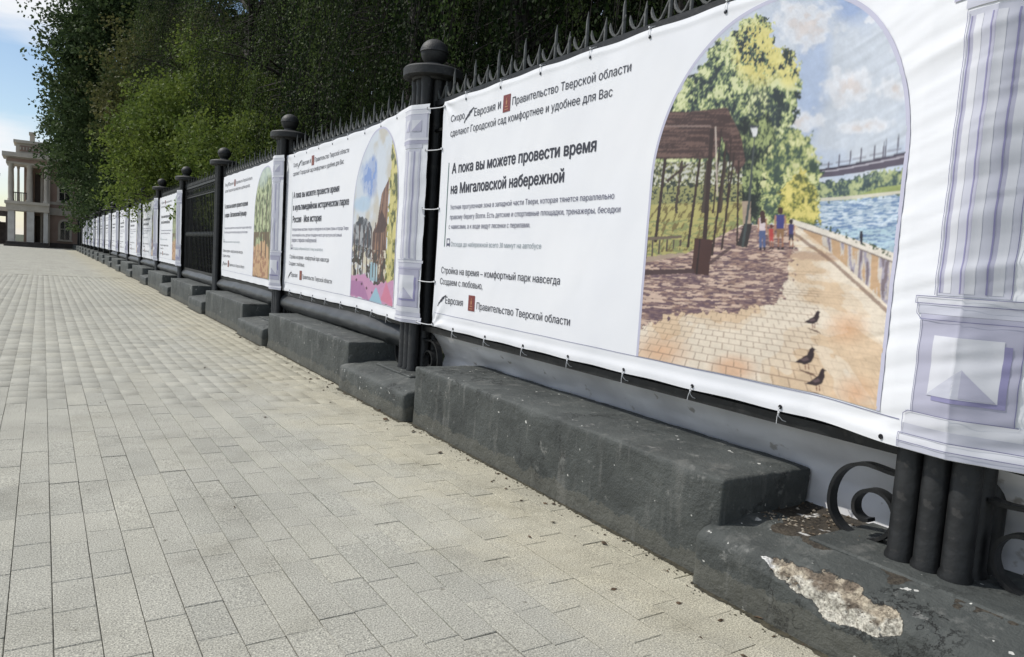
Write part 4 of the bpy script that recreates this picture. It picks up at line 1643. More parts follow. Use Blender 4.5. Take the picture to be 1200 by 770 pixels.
def paint_playground(S, Z):
    # u: 0 left..1 right, v: 0 foot..1 top
    u = np.clip((1.80 - S) / 1.56, 0, 1)
    v = (Z - 0.905) / 1.87
    img = np.zeros(u.shape + (3,))

    def put(mask, col, a=1.0):
        m_ = np.clip(mask.astype(float) * a, 0, 1)[..., None]
        img[:] = img * (1 - m_) + np.asarray(col) * m_
    n1 = fbm(u * 5, v * 6, seed=201, oct=5)
    n2 = fbm(u * 22, v * 26, seed=202, oct=4)
    put(u > -1, C(206, 214, 224))
    put(np.clip((n1 - 0.5) * 6, 0, 1), C(196, 190, 176), 0.9)
    put(np.clip((1 - np.hypot((u - 0.30) / 0.24, (v - 0.73) / 0.14) + (n1 - 0.5) * 1.5) * 3, 0, 1), C(126, 154, 210), 0.6 + 0.4 * (n2 > 0.5))
    put(np.clip((1 - np.hypot((u - 0.18) / 0.2, (v - 0.58) / 0.06) + (n1 - 0.5)) * 3, 0, 1), C(170, 200, 226), 0.7)
    put((u > 0.80 + (n2 - 0.5) * 0.2) & (v > 0.1), C(166, 160, 84))
    put((u > 0.82) & (n2 > 0.52), C(206, 196, 120))
    put((u > 0.80) & (n2 < 0.42), C(90, 96, 52))
    bl = inpoly(u, v + (n2 - 0.5) * 0.03, [(0, 0.25), (0, 0.46), (0.10, 0.47), (0.12, 0.50), (0.30, 0.48), (0.42, 0.44), (0.42, 0.25)])
    put(bl, C(104, 108, 116))
    put(bl & (n2 > 0.52), C(160, 162, 166))
    put(bl & (n2 < 0.42), C(66, 70, 78))
    tw = inpoly(u, v, [(0.46, 0.12), (0.44, 0.40), (0.55, 0.46), (0.62, 0.62), (0.78, 0.70), (0.80, 0.12)])
    put(tw, C(142, 106, 84))
    put(tw & (fbm(u * 40, v * 4, seed=205) > 0.53), C(92, 62, 54))
    put(inpoly(u, v, [(0.50, 0.40), (0.64, 0.53), (0.80, 0.44), (0.72, 0.40)]), C(74, 48, 44))
    gd = inpoly(u, v, [(0, 0.08), (0, 0.34), (0.45, 0.30), (0.8, 0.3), (0.8, 0.1)])
    put(gd & (n2 > 0.55), C(60, 58, 50))
    put(gd & (n2 < 0.40), C(206, 198, 176))
    put(inpoly(u, v, [(0.40, 0.12), (0.62, 0.12), (0.6, 0.22), (0.44, 0.23)]), C(150, 190, 206), 0.8)
    for i, x in enumerate((0.05, 0.14, 0.24, 0.33, 0.42, 0.50, 0.56, 0.63, 0.70, 0.86, 0.93)):
        put((np.abs(u - x - (v - 0.3) * 0.05 * ((i % 3) - 1)) < 0.011) & (v > 0.08 + 0.03 * (i % 3)) & (v < 0.42 + 0.04 * (i % 2)), C(82, 58, 54) if i < 9 else C(190, 184, 120))
    put(inpoly(u, v + (n2 - 0.5) * 0.03, [(0, 0), (0, 0.13), (0.3, 0.15), (0.55, 0.10), (1, 0.14), (1, 0)]), C(196, 140, 178))
    put(inpoly(u, v + (n1 - 0.5) * 0.05, [(0, 0), (0, 0.10), (0.25, 0.11), (0.45, 0.0)]), C(166, 110, 160), 0.8)
    put(inpoly(u, v, [(0.44, 0.0), (0.60, 0.09), (0.76, 0.0)]), C(146, 186, 206))
    put(inpoly(u, v, [(0.72, 0.02), (0.84, 0.13), (1, 0.02), (1, 0)]), C(206, 120, 150))
    for x, y in ((0.12, 0.11), (0.24, 0.09), (0.36, 0.07), (0.5, 0.05), (0.65, 0.12)):
        put(np.hypot((u - x) / 0.02, (v - y) / 0.008) < 1, C(96, 62, 84))
    return soften(img)


def paint_alley(S, Z):
    u = np.clip((1.80 - S) / 1.56, 0, 1)
    v = (Z - 0.905) / 1.87
    img = np.zeros(u.shape + (3,))

    def put(mask, col, a=1.0):
        m_ = np.clip(mask.astype(float) * a, 0, 1)[..., None]
        img[:] = img * (1 - m_) + np.asarray(col) * m_
    n1 = fbm(u * 6, v * 7, seed=301, oct=4)
    n2 = fbm(u * 24, v * 28, seed=302, oct=3)
    put(u > -1, C(150, 160, 116))
    put(n2 > 0.53, C(186, 196, 150))
    put(n2 < 0.43, C(92, 108, 70))
    put(np.clip((v - 0.82 + (n1 - 0.5) * 0.3) * 8, 0, 1), C(196, 212, 206), 0.7)
    put((v < 0.42) & (n1 > 0.46), C(112, 96, 66))
    put(inpoly(u, v + (n2 - 0.5) * 0.06, [(0, 0), (0, 0.28), (0.5, 0.34), (0.75, 0.25), (1, 0.1), (1, 0)]), C(202, 164, 122))
    put((v < 0.25) & (n2 > 0.56), C(168, 120, 92))
    for x in (0.1, 0.24, 0.38, 0.55, 0.74, 0.9):
        put((np.abs(u - x) < 0.014) & (v > 0.18) & (v < 0.75), C(84, 70, 58))
    put(inpoly(u, v, [(0.78, 0.0), (0.82, 0.25), (1, 0.3), (1, 0)]), C(134, 148, 84))
    return soften(img)


ARC_S, ARC_R, ARC_C, ARC_B, ARC_Z = 1.015, 0.785, 1.93, 0.835, 0.905


def picture(b, parent, fn, nu, nz):
    # rows up the straight sides, then by angle round the arch
    z1 = np.linspace(ARC_Z, ARC_C, int(nz * 0.55))
    th = np.linspace(0, math.pi / 2 * 0.995, nz - len(z1) + 1)[1:]
    z = np.concatenate([z1, ARC_C + ARC_B * np.sin(th)])
    hw = np.concatenate([np.full(len(z1), ARC_R), ARC_R * np.cos(th)])
    u = np.linspace(-1, 1, nu)
    S = ARC_S - u[None, :] * hw[:, None]
    Z = np.repeat(z[:, None], nu, 1)
    col = np.clip(fn(S, Z), 0.004, 0.9)
    V = b.surf(S + b.ds, Z, 0.0030).reshape(-1, 3)
    me = npmesh('printed_picture', V, grid_faces(len(z), nu), smooth=True, colors={'paint': col.reshape(-1, 3)})
    obj('printed_picture', me, M['paint'], parent)
    # pale frame round it
    w = 0.016
    outer, inner = [], []
    path = [(ARC_S + ARC_R, ARC_Z)] + [(ARC_S + ARC_R, ARC_Z + (ARC_C - ARC_Z) * t) for t in np.linspace(0.1, 1, 18)]
    path += [(ARC_S + ARC_R * math.cos(a), ARC_C + ARC_B * math.sin(a)) for a in np.linspace(0, math.pi, 60)[1:-1]]
    path += [(ARC_S - ARC_R, ARC_Z + (ARC_C - ARC_Z) * t) for t in np.linspace(1, 0, 19)]
    P = np.array(path)
    T = np.gradient(P, axis=0)
    T /= np.linalg.norm(T, axis=1)[:, None]
    N = np.stack([T[:, 1], -T[:, 0]], -1)
    A = P + N * w
    B_ = P - N * 0.004
    allp = np.concatenate([A, B_])
    n_ = len(P)
    F = np.array([[i, i + 1, n_ + i + 1, n_ + i] for i in range(n_ - 1)])
    obj('picture_frame_print', npmesh('picture_frame_print', b.surf(allp[:, 0] + b.ds, allp[:, 1], 0.0036), F, smooth=True), M['frameprint'], parent)


def pilaster(b, parent, step):
    d = b.ds
    P0_, P1_, P2_, P3_, PL = [Print(b, step) for _ in range(5)]
    l, r = 0.020 + d, -0.215 + d            # shaft
    bl, br = 0.088 + d, -0.285 + d          # cap and base
    c = (l + r) / 2
    # shaft
    P1_.rect(l, r, 1.39, 2.42, 0)
    nfl = 3
    for i in range(nfl):
        a = l - 0.012 - 0.076 * i
        P0_.rect(a - 0.018, a - 0.046, 1.40, 2.40, 1)
        P2_.rect(a, a - 0.018, 1.40, 2.40, 1)
        P3_.rect(a, a - 0.005, 1.40, 2.40, 2)
    # plinth of the printed column
    P0_.rect(bl + 0.01, br - 0.01, 1.358, 1.384, 2)
    P1_.rect(bl - 0.002, br + 0.002, 1.318, 1.356, 2)
    P2_.rect(bl - 0.015, br + 0.015, 1.298, 1.317, 2)
    P2_.rect(bl - 0.022, br + 0.022, 0.94, 1.298, 2)
    sl, sr_ = -0.002 + d, -0.212 + d
    P3_.rect(sl - 0.01, sr_ - 0.022, 0.998, 1.015, 4)
    P3_.rect(sr_, sr_ - 0.022, 1.015, 1.222, 4)
    P0_.rect(sl + 0.008, sr_, 1.015, 1.240, 4)
    mid = (sl + sr_) / 2
    P1_.quad([(sl + 0.012, 1.015), (sr_, 1.015), (mid, 1.125), (mid, 1.125)], 5)
    P2_.quad([(mid, 1.020), (sr_ + 0.004, 1.018), (mid, 1.123), (mid, 1.123)], 6)
    P0_.rect(bl + 0.004, br - 0.004, 0.875, 0.94, 3)
    P1_.rect(bl + 0.010, br - 0.010, 0.848, 0.888, 4)
    P0_.rect(bl + 0.024, br - 0.024, 0.815, 0.846, 3)
    P1_.rect(bl + 0.026, br - 0.026, 0.788, 0.814, 3)
    # capital
    P1_.rect(l + 0.01, r - 0.01, 2.43, 2.50, 2)
    P0_.rect(bl, br, 2.50, 2.525, 2)
    P2_.rect(bl - 0.005, br + 0.005, 2.47, 2.50, 3)
    P1_.rect(bl - 0.015, br + 0.015, 2.525, 2.74, 2)
    P0_.rect(bl + 0.008, br - 0.008, 2.74, 2.785, 2)
    for q in (-1, 1):
        m0 = c + q * 0.062
        P0_.rect(m0 + 0.05, m0 - 0.05, 2.585, 2.69, 4)
        P2_.quad([(m0 + 0.05, 2.585), (m0 - 0.05, 2.585), (m0, 2.64), (m0, 2.64)], 5)
        P2_.quad([(m0 - 0.05, 2.585), (m0 - 0.05, 2.69), (m0, 2.64), (m0, 2.64)], 5)
    w = 0.0026
    L_ = [((l, 1.39), (l, 2.42)), ((r, 1.39), (r, 2.42)), ((bl + 0.01, 1.384), (br - 0.01, 1.384)), ((bl + 0.01, 1.357), (br - 0.01, 1.357)),
          ((bl + 0.01, 1.357), (bl + 0.01, 1.384)), ((bl, 1.318), (bl, 1.357)), ((bl, 1.318), (bl - 0.02, 1.298)), ((bl - 0.015, 1.298), (br + 0.015, 1.298)),
          ((bl - 0.022, 1.298), (bl - 0.022, 0.94)), ((br + 0.022, 1.298), (br + 0.022, 0.94)), ((bl - 0.01, 0.94), (br + 0.01, 0.94)),
          ((bl - 0.01, 0.94), (bl + 0.012, 0.925)), ((bl + 0.012, 0.925), (bl + 0.012, 0.848)), ((bl + 0.026, 0.847), (br - 0.026, 0.847)),
          ((bl + 0.026, 0.815), (br - 0.026, 0.815)), ((bl + 0.026, 0.788), (bl + 0.026, 0.847)), ((bl, 2.74), (br, 2.74)), ((bl, 2.785), (br, 2.785)),
          ((bl, 2.50), (br, 2.50)), ((bl - 0.015, 2.525), (bl - 0.015, 2.74)), ((br + 0.015, 2.525), (br + 0.015, 2.74))]
    for a_, b_ in L_:
        PL.line(a_, b_, w, 8)
    PL.line((b.L - 0.03, 0.915), (bl + 0.03, 0.895), 0.003, 1)
    P0_.build('printed_pilaster', M['vio0'], parent)
    P1_.build('printed_pilaster', M['vio1'], parent)
    P2_.build('printed_pilaster', M['vio2'], parent)
    P3_.build('printed_pilaster', M['vio3'], parent)
    PL.build('printed_outline', M['line'], parent)


def swoosh(pr, s0, z0, h):
    for i in range(3):
        sa = s0 + 0.02 - 0.035 * i * h / 0.1
        za = z0 + h * (0.0 + 0.25 * i)
        pts = [(sa, za - 0.01), (sa - 0.25 * h, za + 0.25 * h), (sa - 0.75 * h, za + 0.42 * h), (sa - 1.05 * h, za + 0.55 * h)]
        for a_, b_ in zip(pts[:-1], pts[1:]):
            pr.line(a_, b_, 0.012 * h / 0.1, 2)


HEAD = {
    0: [('А пока вы можете провести время', 4.413, 2.363, 2.172, True), ('на Мигаловской набережной', 4.416, 2.695, 1.994, True)],
    1: [('А пока вы можете провести время', 4.413, 2.363, 2.172, True), ('в мультимедийном историческом парке', 4.416, 1.98, 1.994, True),
        ('Россия - Моя история', 4.413, 3.05, 1.816, True)],
    2: [('А пока вы можете провести время', 4.413, 2.363, 2.172, True), ('в парке «Вагжановский бульвар»', 4.416, 2.40, 1.994, True)],
}
PARA = {
    0: [('Уютная прогулочная зона в западной части Твери, которая тянется параллельно', 4.404, 2.14, 1.854, False),
        ('правому берегу Волги. Есть детские и спортивные площадки, тренажеры, беседки', 4.401, 2.069, 1.768, False),
        ('с навесами, а к воде ведут лесенки с перилами.', 4.415, 3.082, 1.684, False)],
    1: [('Интерактивные выставки, лекции и экскурсии по истории страны и города Твери,', 4.404, 1.95, 1.694, False),
        ('мультимедийные залы, детские площадки и место для прогулок всей семьей', 4.401, 2.2, 1.612, False),
        ('рядом с парком и набережной.', 4.415, 3.2, 1.532, False)],
    2: [('Тенистые аллеи, скамейки, качели и новые детские площадки в центре города,', 4.404, 2.0, 1.754, False),
        ('прогулочные дорожки и велосипедные маршруты для всей семьи.', 4.401, 2.3, 1.668, False)],
}


def texts(b, t, kind, res):
    it = [('Скоро', 4.482, 4.236, 2.628, False), ('Еврозия', 4.062, 3.717, 2.624, False), ('и', 3.670, 3.624, 2.624, False),
          ('Правительство Тверской области', 3.443, 2.071, 2.622, False),
          ('сделают Городской сад комфортнее и удобнее для Вас', 4.485, 2.237, 2.500, False),
          ('Стройка на время – комфортный парк навсегда', 4.514, 2.653, 1.285, False), ('Создаем с любовью,', 4.529, 3.741, 1.184, False),
          ('Еврозия', 4.398, 4.072, 1.018, False), ('Правительство Тверской области', 3.822, 2.50, 1.014, False)]
    lettering(b, t, it, M['ink'], res)
    lettering(b, t, HEAD[kind], M['ink'], res, 'heading')
    lettering(b, t, PARA[kind], M['ink2'], res, 'small_lettering')
    dz = {0: 0, 1: -0.11, 2: -0.05}[kind]
    lettering(b, t, [('Отсюда до набережной всего 30 минут на автобусе', 4.355, 2.918, 1.529 + dz, False)], M['ink3'], res, 'small_lettering')
    d = b.ds
    g_ = Print(b, 0.05)
    g_.line((4.480 + d, 1.526 + dz), (4.480 + d, 2.272), 0.012, 1)
    g_.build('green_rule', M['teal'], t)
    for q in ((4.215, 2.60), (4.535, 0.99)):
        pr = Print(b, 0.05)
        swoosh(pr, q[0] + d, q[1], 0.095)
        pr.build('printed_logo', M['ink'], t)
    for (sa, zb) in ((3.587 + d, 2.585), (3.970 + d, 0.990)):
        em = Print(b, 0.05)
        gd = Print(b, 0.05)
        em.rect(sa, sa - 0.113, zb, zb + 0.132, 1)
        gd.rect(sa - 0.045, sa - 0.068, zb + 0.055, zb + 0.085, 3)
        gd.rect(sa - 0.035, sa - 0.078, zb + 0.035, zb + 0.045, 3)
        gd.line((sa - 0.056, zb + 0.085), (sa - 0.056, zb + 0.108), 0.009, 3)
        gd.rect(sa - 0.030, sa - 0.083, zb + 0.015, zb + 0.022, 3)
        em.build('printed_emblem', M['red'], t)
        gd.build('printed_emblem_figure', M['gold'], t)
    bs = Print(b, 0.05)
    za = 1.525 + dz
    bs.rect(4.437 + d, 4.375 + d, za + 0.010, za + 0.03, 1)
    for q in (4.435, 4.381):
        bs.line((q + d, za), (q + d, za + 0.072), 0.008, 2)
    bs.line((4.437 + d, za + 0.070), (4.377 + d, za + 0.070), 0.008, 2)
    bs.build('printed_bus', M['ink2'], t)


eye_me = MB().tube([(0.0085 * math.cos(a), 0, 0.0085 * math.sin(a)) for a in np.linspace(0, 2 * math.pi, 13)], 0.0025, 6, False).mesh('eyelet', True)
V = [(0.008 * math.cos(a), 0.0005, 0.008 * math.sin(a)) for a in np.linspace(0, 2 * math.pi, 13)[:-1]]
bmx = bmesh.new()
bmx.from_mesh(eye_me)
vs = [bmx.verts.new(v) for v in V]
bmx.faces.new(vs)
bmx.to_mesh(eye_me)
bmx.free()
eye_me.materials.append(M['eyelet'])


def tie_mesh(dn, up):
    # loop through the eyelet round the rail, with a cut tail
    sgn = 1 if up else -1
    pts = [(0, 0.006, 0), (0.002, 0.008, sgn * 0.02), (0.001, 0.004, sgn * 0.045), (0, -dn * 0.4, sgn * 0.066), (-0.003, -dn, sgn * 0.075)]
    mb = MB().tube(pts, 0.0022, 6)
    if up:
        mb.box(-0.005, 0.005, -0.002, 0.008, sgn * 0.056 - 0.004, sgn * 0.056 + 0.006, 0.001)
    else:
        mb.tube([(0.001, 0.006, -0.018), (0.006, 0.010, -0.05), (0.010, 0.008, -0.082)], 0.0018, 5)
        mb.box(-0.004, 0.005, 0.002, 0.010, -0.03, -0.022, 0.001)
    me = mb.mesh('zip_tie', True)
    me.materials.append(M['tie'])
    return me


tie_up, tie_dn = tie_mesh(0.05, True), tie_mesh(0.05, False)


def make_banner(k, b, kind, det, label):
    loc, rz = bay_frame(k)
    t = empty('banner', loc, rz)
    tag(t, label, 'banner', 'printed white banners tied along the fence')
    ss = (0.012, 0.03, 0.08, 0.18)[det]
    me = cloth(b, ss, ss)
    obj('cloth', me, M['vinyl'], t)
    fn = (paint_bridge, paint_playground, paint_alley)[kind]
    nu, nz = ((430, 640), (150, 300), (60, 120), (24, 50))[det]
    picture(b, t, fn, nu, nz)
    pilaster(b, t, (0.012, 0.03, 0.1, 0.3)[det])
    texts(b, t, kind, (3, 1, 1, 1)[det])
    if det <= 1:
        for i in range(1, 9):
            s = b.L - 0.425 - (i - 1) * 0.5745 if i > 0 else b.L
            if s < -0.1:
                break
            for z, up in ((Z0B + 0.022, False), (Z1B - 0.045, True)):
                p = b.surf(np.array(s), np.array(z), 0.003)
                obj('eyelet', eye_me, None, t, tuple(map(float, p)))
                if s > 0.1 and not (k == 0 and not up and s < 0.7):
                    o = obj('zip_tie', tie_up if up else tie_dn, None, t, tuple(map(float, p)))
                    o.rotation_euler = (0, rnd.uniform(-0.12, 0.12), rnd.uniform(-0.3, 0.3))
        for z in (2.79, 2.41, 1.87, 1.20, 0.81):
            for s in (b.L - 0.012, b.R + 0.02):
                p = b.surf(np.array(s), np.array(z), 0.003)
                obj('eyelet', eye_me, None, t, tuple(map(float, p)))
    return t


b0 = Banner(0, 4.640, -0.42, -0.085, 0.240, 0.62, 1.25, 0.0, 0.062, seed=400)
b1 = Banner(1, 4.885, -0.25, -0.06, 0.232, 1.5, 1.25, 0.03, 0.062, seed=430)
ban0 = make_banner(0, b0, 0, 0, 'large white banner nearest the camera, arched picture of promenade, bridge and three pigeons')
ban1 = make_banner(1, b1, 1, 1, 'second white banner from the camera, arched picture of a playground on pink ground')
b2 = Banner(2, 4.64, -0.25, -0.06, 0.232, 0.9, 1.5, 0.03, 0.062, seed=460)
make_banner(2, b2, 2, 2, 'third white banner, green leafy alley picture, left of the playground banner')
b4 = Banner(4, 4.85, -0.25, -0.06, 0.232, 0.9, 1.5, 0.03, 0.062, seed=480)
t4 = make_banner(4, b4, 2, 2, 'white banner just beyond the open railing panel, its printed pilaster round the post')
b5 = Banner(5, 4.85, -0.25, -0.06, 0.232, 1.2, 1.5, 0.03, 0.062, seed=490)
t5 = make_banner(5, b5, 0, 3, 'fifth white banner counting from the camera')
for k in range(6, NP - 1):
    if k in OPEN_BAYS:
        continue
    loc, rz = bay_frame(k)
    c_ = t5.copy()
    COL.objects.link(c_)
    c_.location = loc
    c_.rotation_euler = (0, 0, rz)
    cnt = k - sum(1 for q in OPEN_BAYS if q < k)
    c_['label'] = ORD[cnt] + ' white banner counting from the camera, small with distance'
    for ch in t5.children:
        d_ = ch.copy()
        COL.objects.link(d_)
        d_.parent = c_

# white laces across the posts between neighbouring banners
for k, (bl_, br_) in {1: (b0, b1), 2: (b1, b2)}.items():
    if k == 2:
        continue
    loc, rz = bay_frame(k)
    loc0_, rz0_ = bay_frame(k - 1)
    Mk = Matrix.Translation(loc) @ Matrix.Rotation(rz, 4, 'Z')
    M0 = Matrix.Translation(loc0_) @ Matrix.Rotation(rz0_, 4, 'Z')
    inv = M0.inverted()
    for zi, (za, zb) in enumerate(((2.79, 2.79), (2.41, 2.41), (1.87, 1.87), (1.87, 1.82), (1.20, 1.20), (0.81, 0.80))):
        A = Mk @ Vector(br_.surf(np.array(br_.R + 0.02), np.array(za), 0.005).tolist())
        B_ = M0 @ Vector(bl_.surf(np.array(bl_.L - 0.012), np.array(zb), 0.005).tolist())
        if zi == 3:
            B_ = Mk @ Vector((-0.25, 0.12, 1.80))
        A, B_ = inv @ A, inv @ B_
        mid = (A + B_) / 2 + Vector((0, 0.004, -0.008))
        # keep the lace clear of the tubes
        mid.y = max(mid.y, 0.0)
        mb = MB().tube([A, A.lerp(mid, 0.5) - Vector((0, 0, 0.003)), mid, mid.lerp(B_, 0.5) - Vector((0, 0, 0.003)), B_], 0.0042, 6)
        mb.box(B_.x - 0.008, B_.x + 0.008, B_.y - 0.003, B_.y + 0.012, B_.z - 0.008, B_.z + 0.008, 0.002)
        mb.build('lace', M['tie'], ban0, True)

# ------------------------------------------------------------------ trees
M['bark'] = mat('dark_bark', (0.012, 0.010, 0.008), (0.030, 0.025, 0.020), scale=6, rough=0.9, bump=0.8, bscale=20, stretch=(1, 1, 0.3))
M['birchbark'] = mat('birch_bark', (0.32, 0.31, 0.28), (0.05, 0.045, 0.04), scale=5, rough=0.8, bump=0.4, bscale=20, sharp=(0.48, 0.56), stretch=(1, 1, 3))
M['birch'] = leaf_mat('shaded_birch_leaf', (0.005, 0.012, 0.004), (0.066, 0.105, 0.030), 0.30, 0.7, 0.08)  # birches in shade: the darkness is put into the leaf colour
M['birch_lit'] = leaf_mat('lit_birch_leaf', (0.010, 0.022, 0.007), (0.105, 0.150, 0.045), 0.33, 0.6, 0.12)  # same birch leaf painted brighter, standing in for light on the farther trees
M['maple'] = leaf_mat('maple_leaf', (0.052, 0.092, 0.018), (0.185, 0.235, 0.050), 0.40, 0.6, 0.15)
M['olive'] = leaf_mat('rusty_green_leaf', (0.036, 0.064, 0.020), (0.140, 0.130, 0.050), 0.35, 0.65, 0.12)
M['oak'] = leaf_mat('dark_leaf', (0.028, 0.050, 0.022), (0.088, 0.128, 0.048), 0.32, 0.65, 0.12)
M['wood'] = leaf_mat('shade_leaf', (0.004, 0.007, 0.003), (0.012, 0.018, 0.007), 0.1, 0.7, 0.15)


def leaf_quads(Cn, U, size, asp, rng):
    """diamond leaves: centres (n,3), long axis U (n,3), size (n)"""
    n = len(Cn)
    R = rng.normal(size=(n, 3))
    W = np.cross(U, R)
    W /= np.linalg.norm(W, axis=1)[:, None] + 1e-9
    a = U * (size / 2)[:, None]
    b = W * (size * asp / 2)[:, None]
    V = np.stack([Cn - a, Cn + b - a * 0.15, Cn + a, Cn - b - a * 0.15], 1).reshape(-1, 3)
    F = np.arange(4 * n).reshape(n, 4)
    return V, F


def clump_leaves(cent, rad, per, size, rng, droop=0.3, asp=0.65):
    n = len(cent)
    idx = np.repeat(np.arange(n), per)
    d = rng.normal(size=(len(idx), 3))
    d /= np.linalg.norm(d, axis=1)[:, None]
    r = rng.random(len(idx)) ** 0.45
    P = cent[idx] + d * (r * rad[idx])[:, None] * np.array([1, 1, 0.72])
    U = rng.normal(size=P.shape)
    U[:, 2] -= droop
    U /= np.linalg.norm(U, axis=1)[:, None]
    sz = size * rng.uniform(0.6, 1.3, len(idx))
    V, F = leaf_quads(P, U, sz, asp, rng)
    tone = rng.random(n)[idx] * 0.6 + rng.random(len(idx)) * 0.4
    return V, F, tone


def broad_crown(name, R, nclump, per, size, seed, rad=0.8, hollow=0.45, lowcut=None, noise=0.35):
    rng = np.random.default_rng(seed)
    d = rng.normal(size=(nclump, 3))
    d /= np.linalg.norm(d, axis=1)[:, None]
    lump = 0.78 + noise * (vnoise(d[:, 0] * 2.1 + 5, d[:, 1] * 2.1 + 5, d[:, 2] * 2.1 + 5, seed) * 2 - 1) + 0.10 * rng.normal(size=nclump)
    r = (hollow + (1 - hollow) * rng.random(nclump) ** 0.5) * lump * 1.1
    cen = d * r[:, None] * np.array(R)
    V, F, tone = clump_leaves(cen, rng.uniform(0.5, 1.2, nclump) * rad, per, size, rng)
    return npmesh(name, V, F, attrs={'tint': ('FACE', tone)}), cen


TWIGS = []


def weeping_crown(name, H, Rr, nstr, seed):
    rng = np.random.default_rng(seed)
    Ps, Us, Ts = [], [], []
    tips = []
    nb_ = nstr // 8
    bund = []
    for i in range(nb_):
        z = 4.4 + (H - 4.4) * rng.random() ** 0.8
        rr_ = Rr * math.sqrt(max(0.05, 1 - ((z - 7.5) / (H - 6.5)) ** 2)) if z > 7.5 else Rr
        a = rng.random() * 2 * math.pi
        q = rr_ * ((0.25 + 0.75 * rng.random() ** 0.5) if i % 3 == 0 else rng.uniform(0.72, 1.02))
        bund.append((q * math.cos(a), q * math.sin(a), z, rng.uniform(1.8, 4.6), rng.random()))
    for i in range(nstr):
        bx_, by_, bz_, bL, bt = bund[i % nb_]
        x, y, z = bx_ + rng.normal() * 0.13, by_ + rng.normal() * 0.13, bz_ + rng.normal() * 0.25
        q = math.hypot(x, y)
        L = min(bL * rng.uniform(0.55, 1.05), z - 2.0)
        if L < 0.6:
            continue
        tips.append((x, y, z, L))
        m = int(L / 0.034)
        t = np.linspace(0, L, m)
        sway = 0.28
        ph = rng.random(2) * 6
        cx = x + np.sin(t * 0.8 + ph[0]) * sway * t / 3 + (x / (q + 0.01)) * 0.25 * np.sqrt(t)
        cy = y + np.sin(t * 0.7 + ph[1]) * sway * t / 3 + (y / (q + 0.01)) * 0.25 * np.sqrt(t)
        P = np.stack([cx, cy, z - t], -1) + rng.normal(size=(m, 3)) * np.array([0.065, 0.065, 0.04])
        U = rng.normal(size=(m, 3)) * 0.6
        U[:, 2] -= 1.1
        Ps.append(P)
        Us.append(U / np.linalg.norm(U, axis=1)[:, None])
        Ts.append(np.clip(bt ** 2.6 * 0.9 + rng.random(m) ** 4 * 0.35, 0, 1))
    P, U, T = np.concatenate(Ps), np.concatenate(Us), np.concatenate(Ts)
    V, F = leaf_quads(P, U, rng.uniform(0.04, 0.075, len(P)), 0.62, rng)
    me = npmesh(name, V, F, attrs={'tint': ('FACE', T)})
    mb = MB()
    for (x, y, z, L) in tips[::2]:
        q = math.hypot(x, y) + 0.01
        pts = [(x + x / q * 0.25 * math.sqrt(t), y + y / q * 0.25 * math.sqrt(t), z - t) for t in (0, L * 0.3, L * 0.65, L)]
        mb.tube([(x * 0.8, y * 0.8, z + 0.25)] + pts, [0.012, 0.009, 0.006, 0.004, 0.002], 3, False)
    tw = mb.mesh('twigs')
    tw.materials.append(M['bark'])
    TWIGS.append(tw)
    return me, tips


def trunk_mesh(name, H, r0, tips, seed, nb=14, lean=0.3, low=0.25):
    rr = random.Random(seed)
    mb = MB()
    pts = [(lean * math.sin(i / 8 * 2.2) * 0.6, lean * (i / 8) ** 1.5, H * i / 8) for i in range(9)]
    mb.tube(pts, [r0 * (1.25 if i == 0 else 1 - 0.095 * i) for i in range(9)], 9)
    for t in rr.sample(tips, min(nb, len(tips))):
        e = Vector(t[:3])
        f = rr.uniform(low, 0.85)
        zb = min(H * f, max(1.5, e.z - 0.3 * math.hypot(e.x, e.y)))
        i = zb / H * 8
        j = min(7, int(i))
        b_ = Vector(pts[j]).lerp(Vector(pts[j + 1]), i - j)
        m = b_.lerp(e, 0.5) + Vector((0, 0, 0.5))
        mb.tube([b_, b_.lerp(m, 0.5) + Vector((0, 0, 0.15)), m, m.lerp(e, 0.5) + Vector((0, 0, 0.1)), e], [r0 * 0.34, r0 * 0.28, r0 * 0.2, r0 * 0.12, r0 * 0.05], 6)
    return mb.mesh(name, True)


def place_tree(name, loc, rz, scale, parts, label, cat, group=None):
    t = empty(name, loc, rz)
    t.scale = scale if isinstance(scale, tuple) else (scale,) * 3
    tag(t, label, cat, group)
    for nm, me, lz in parts:
        obj(nm, me, None, t, (0, 0, lz))
    return t


wm, wt, wl = [], [], []
for sd in (1, 2):
    me, tips = weeping_crown('crown', 17.0, 4.6, 1500, sd)
    me.materials.append(M['birch'])
    tm = trunk_mesh('trunk', 15.5, 0.24, [t for t in tips if t[2] > 6], sd, 18, 0.4, 0.3)
    tm.materials.append(M['bark'])
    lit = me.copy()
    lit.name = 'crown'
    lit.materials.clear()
    lit.materials.append(M['birch_lit'])
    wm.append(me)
    wl.append(lit)
    wt.append(tm)
BIRCH = [(8.6, 3.2, 0.3, 1.0, 'weeping birch hanging over the fence behind the bridge banner'),
         (8.8, 8.6, 1.9, 1.02, 'weeping birch hanging behind the playground banner'),
         (9.2, 14.2, 3.1, 1.05, 'weeping birch with long strands behind the leafy alley banner'),
         (8.8, 19.8, 4.4, 1.0, 'weeping birch behind the open railing panel'),
         (9.0, 27.0, 0.9, 1.1, 'tall weeping birch rising behind the yellow-green maple'),
         (14.2, 6.0, 2.2, 1.1, 'dark weeping birch farther back in the park, nearest the camera'),
         (14.0, 13.5, 5.0, 1.1, 'dark weeping birch farther back in the park, second of the back row'),
         (14.8, 22.0, 1.1, 1.15, 'dark weeping birch farther back in the park, third of the back row'),
         (8.6, 37.0, 2.5, 1.15, 'tall weeping birch between the maple and the dark poplar')]
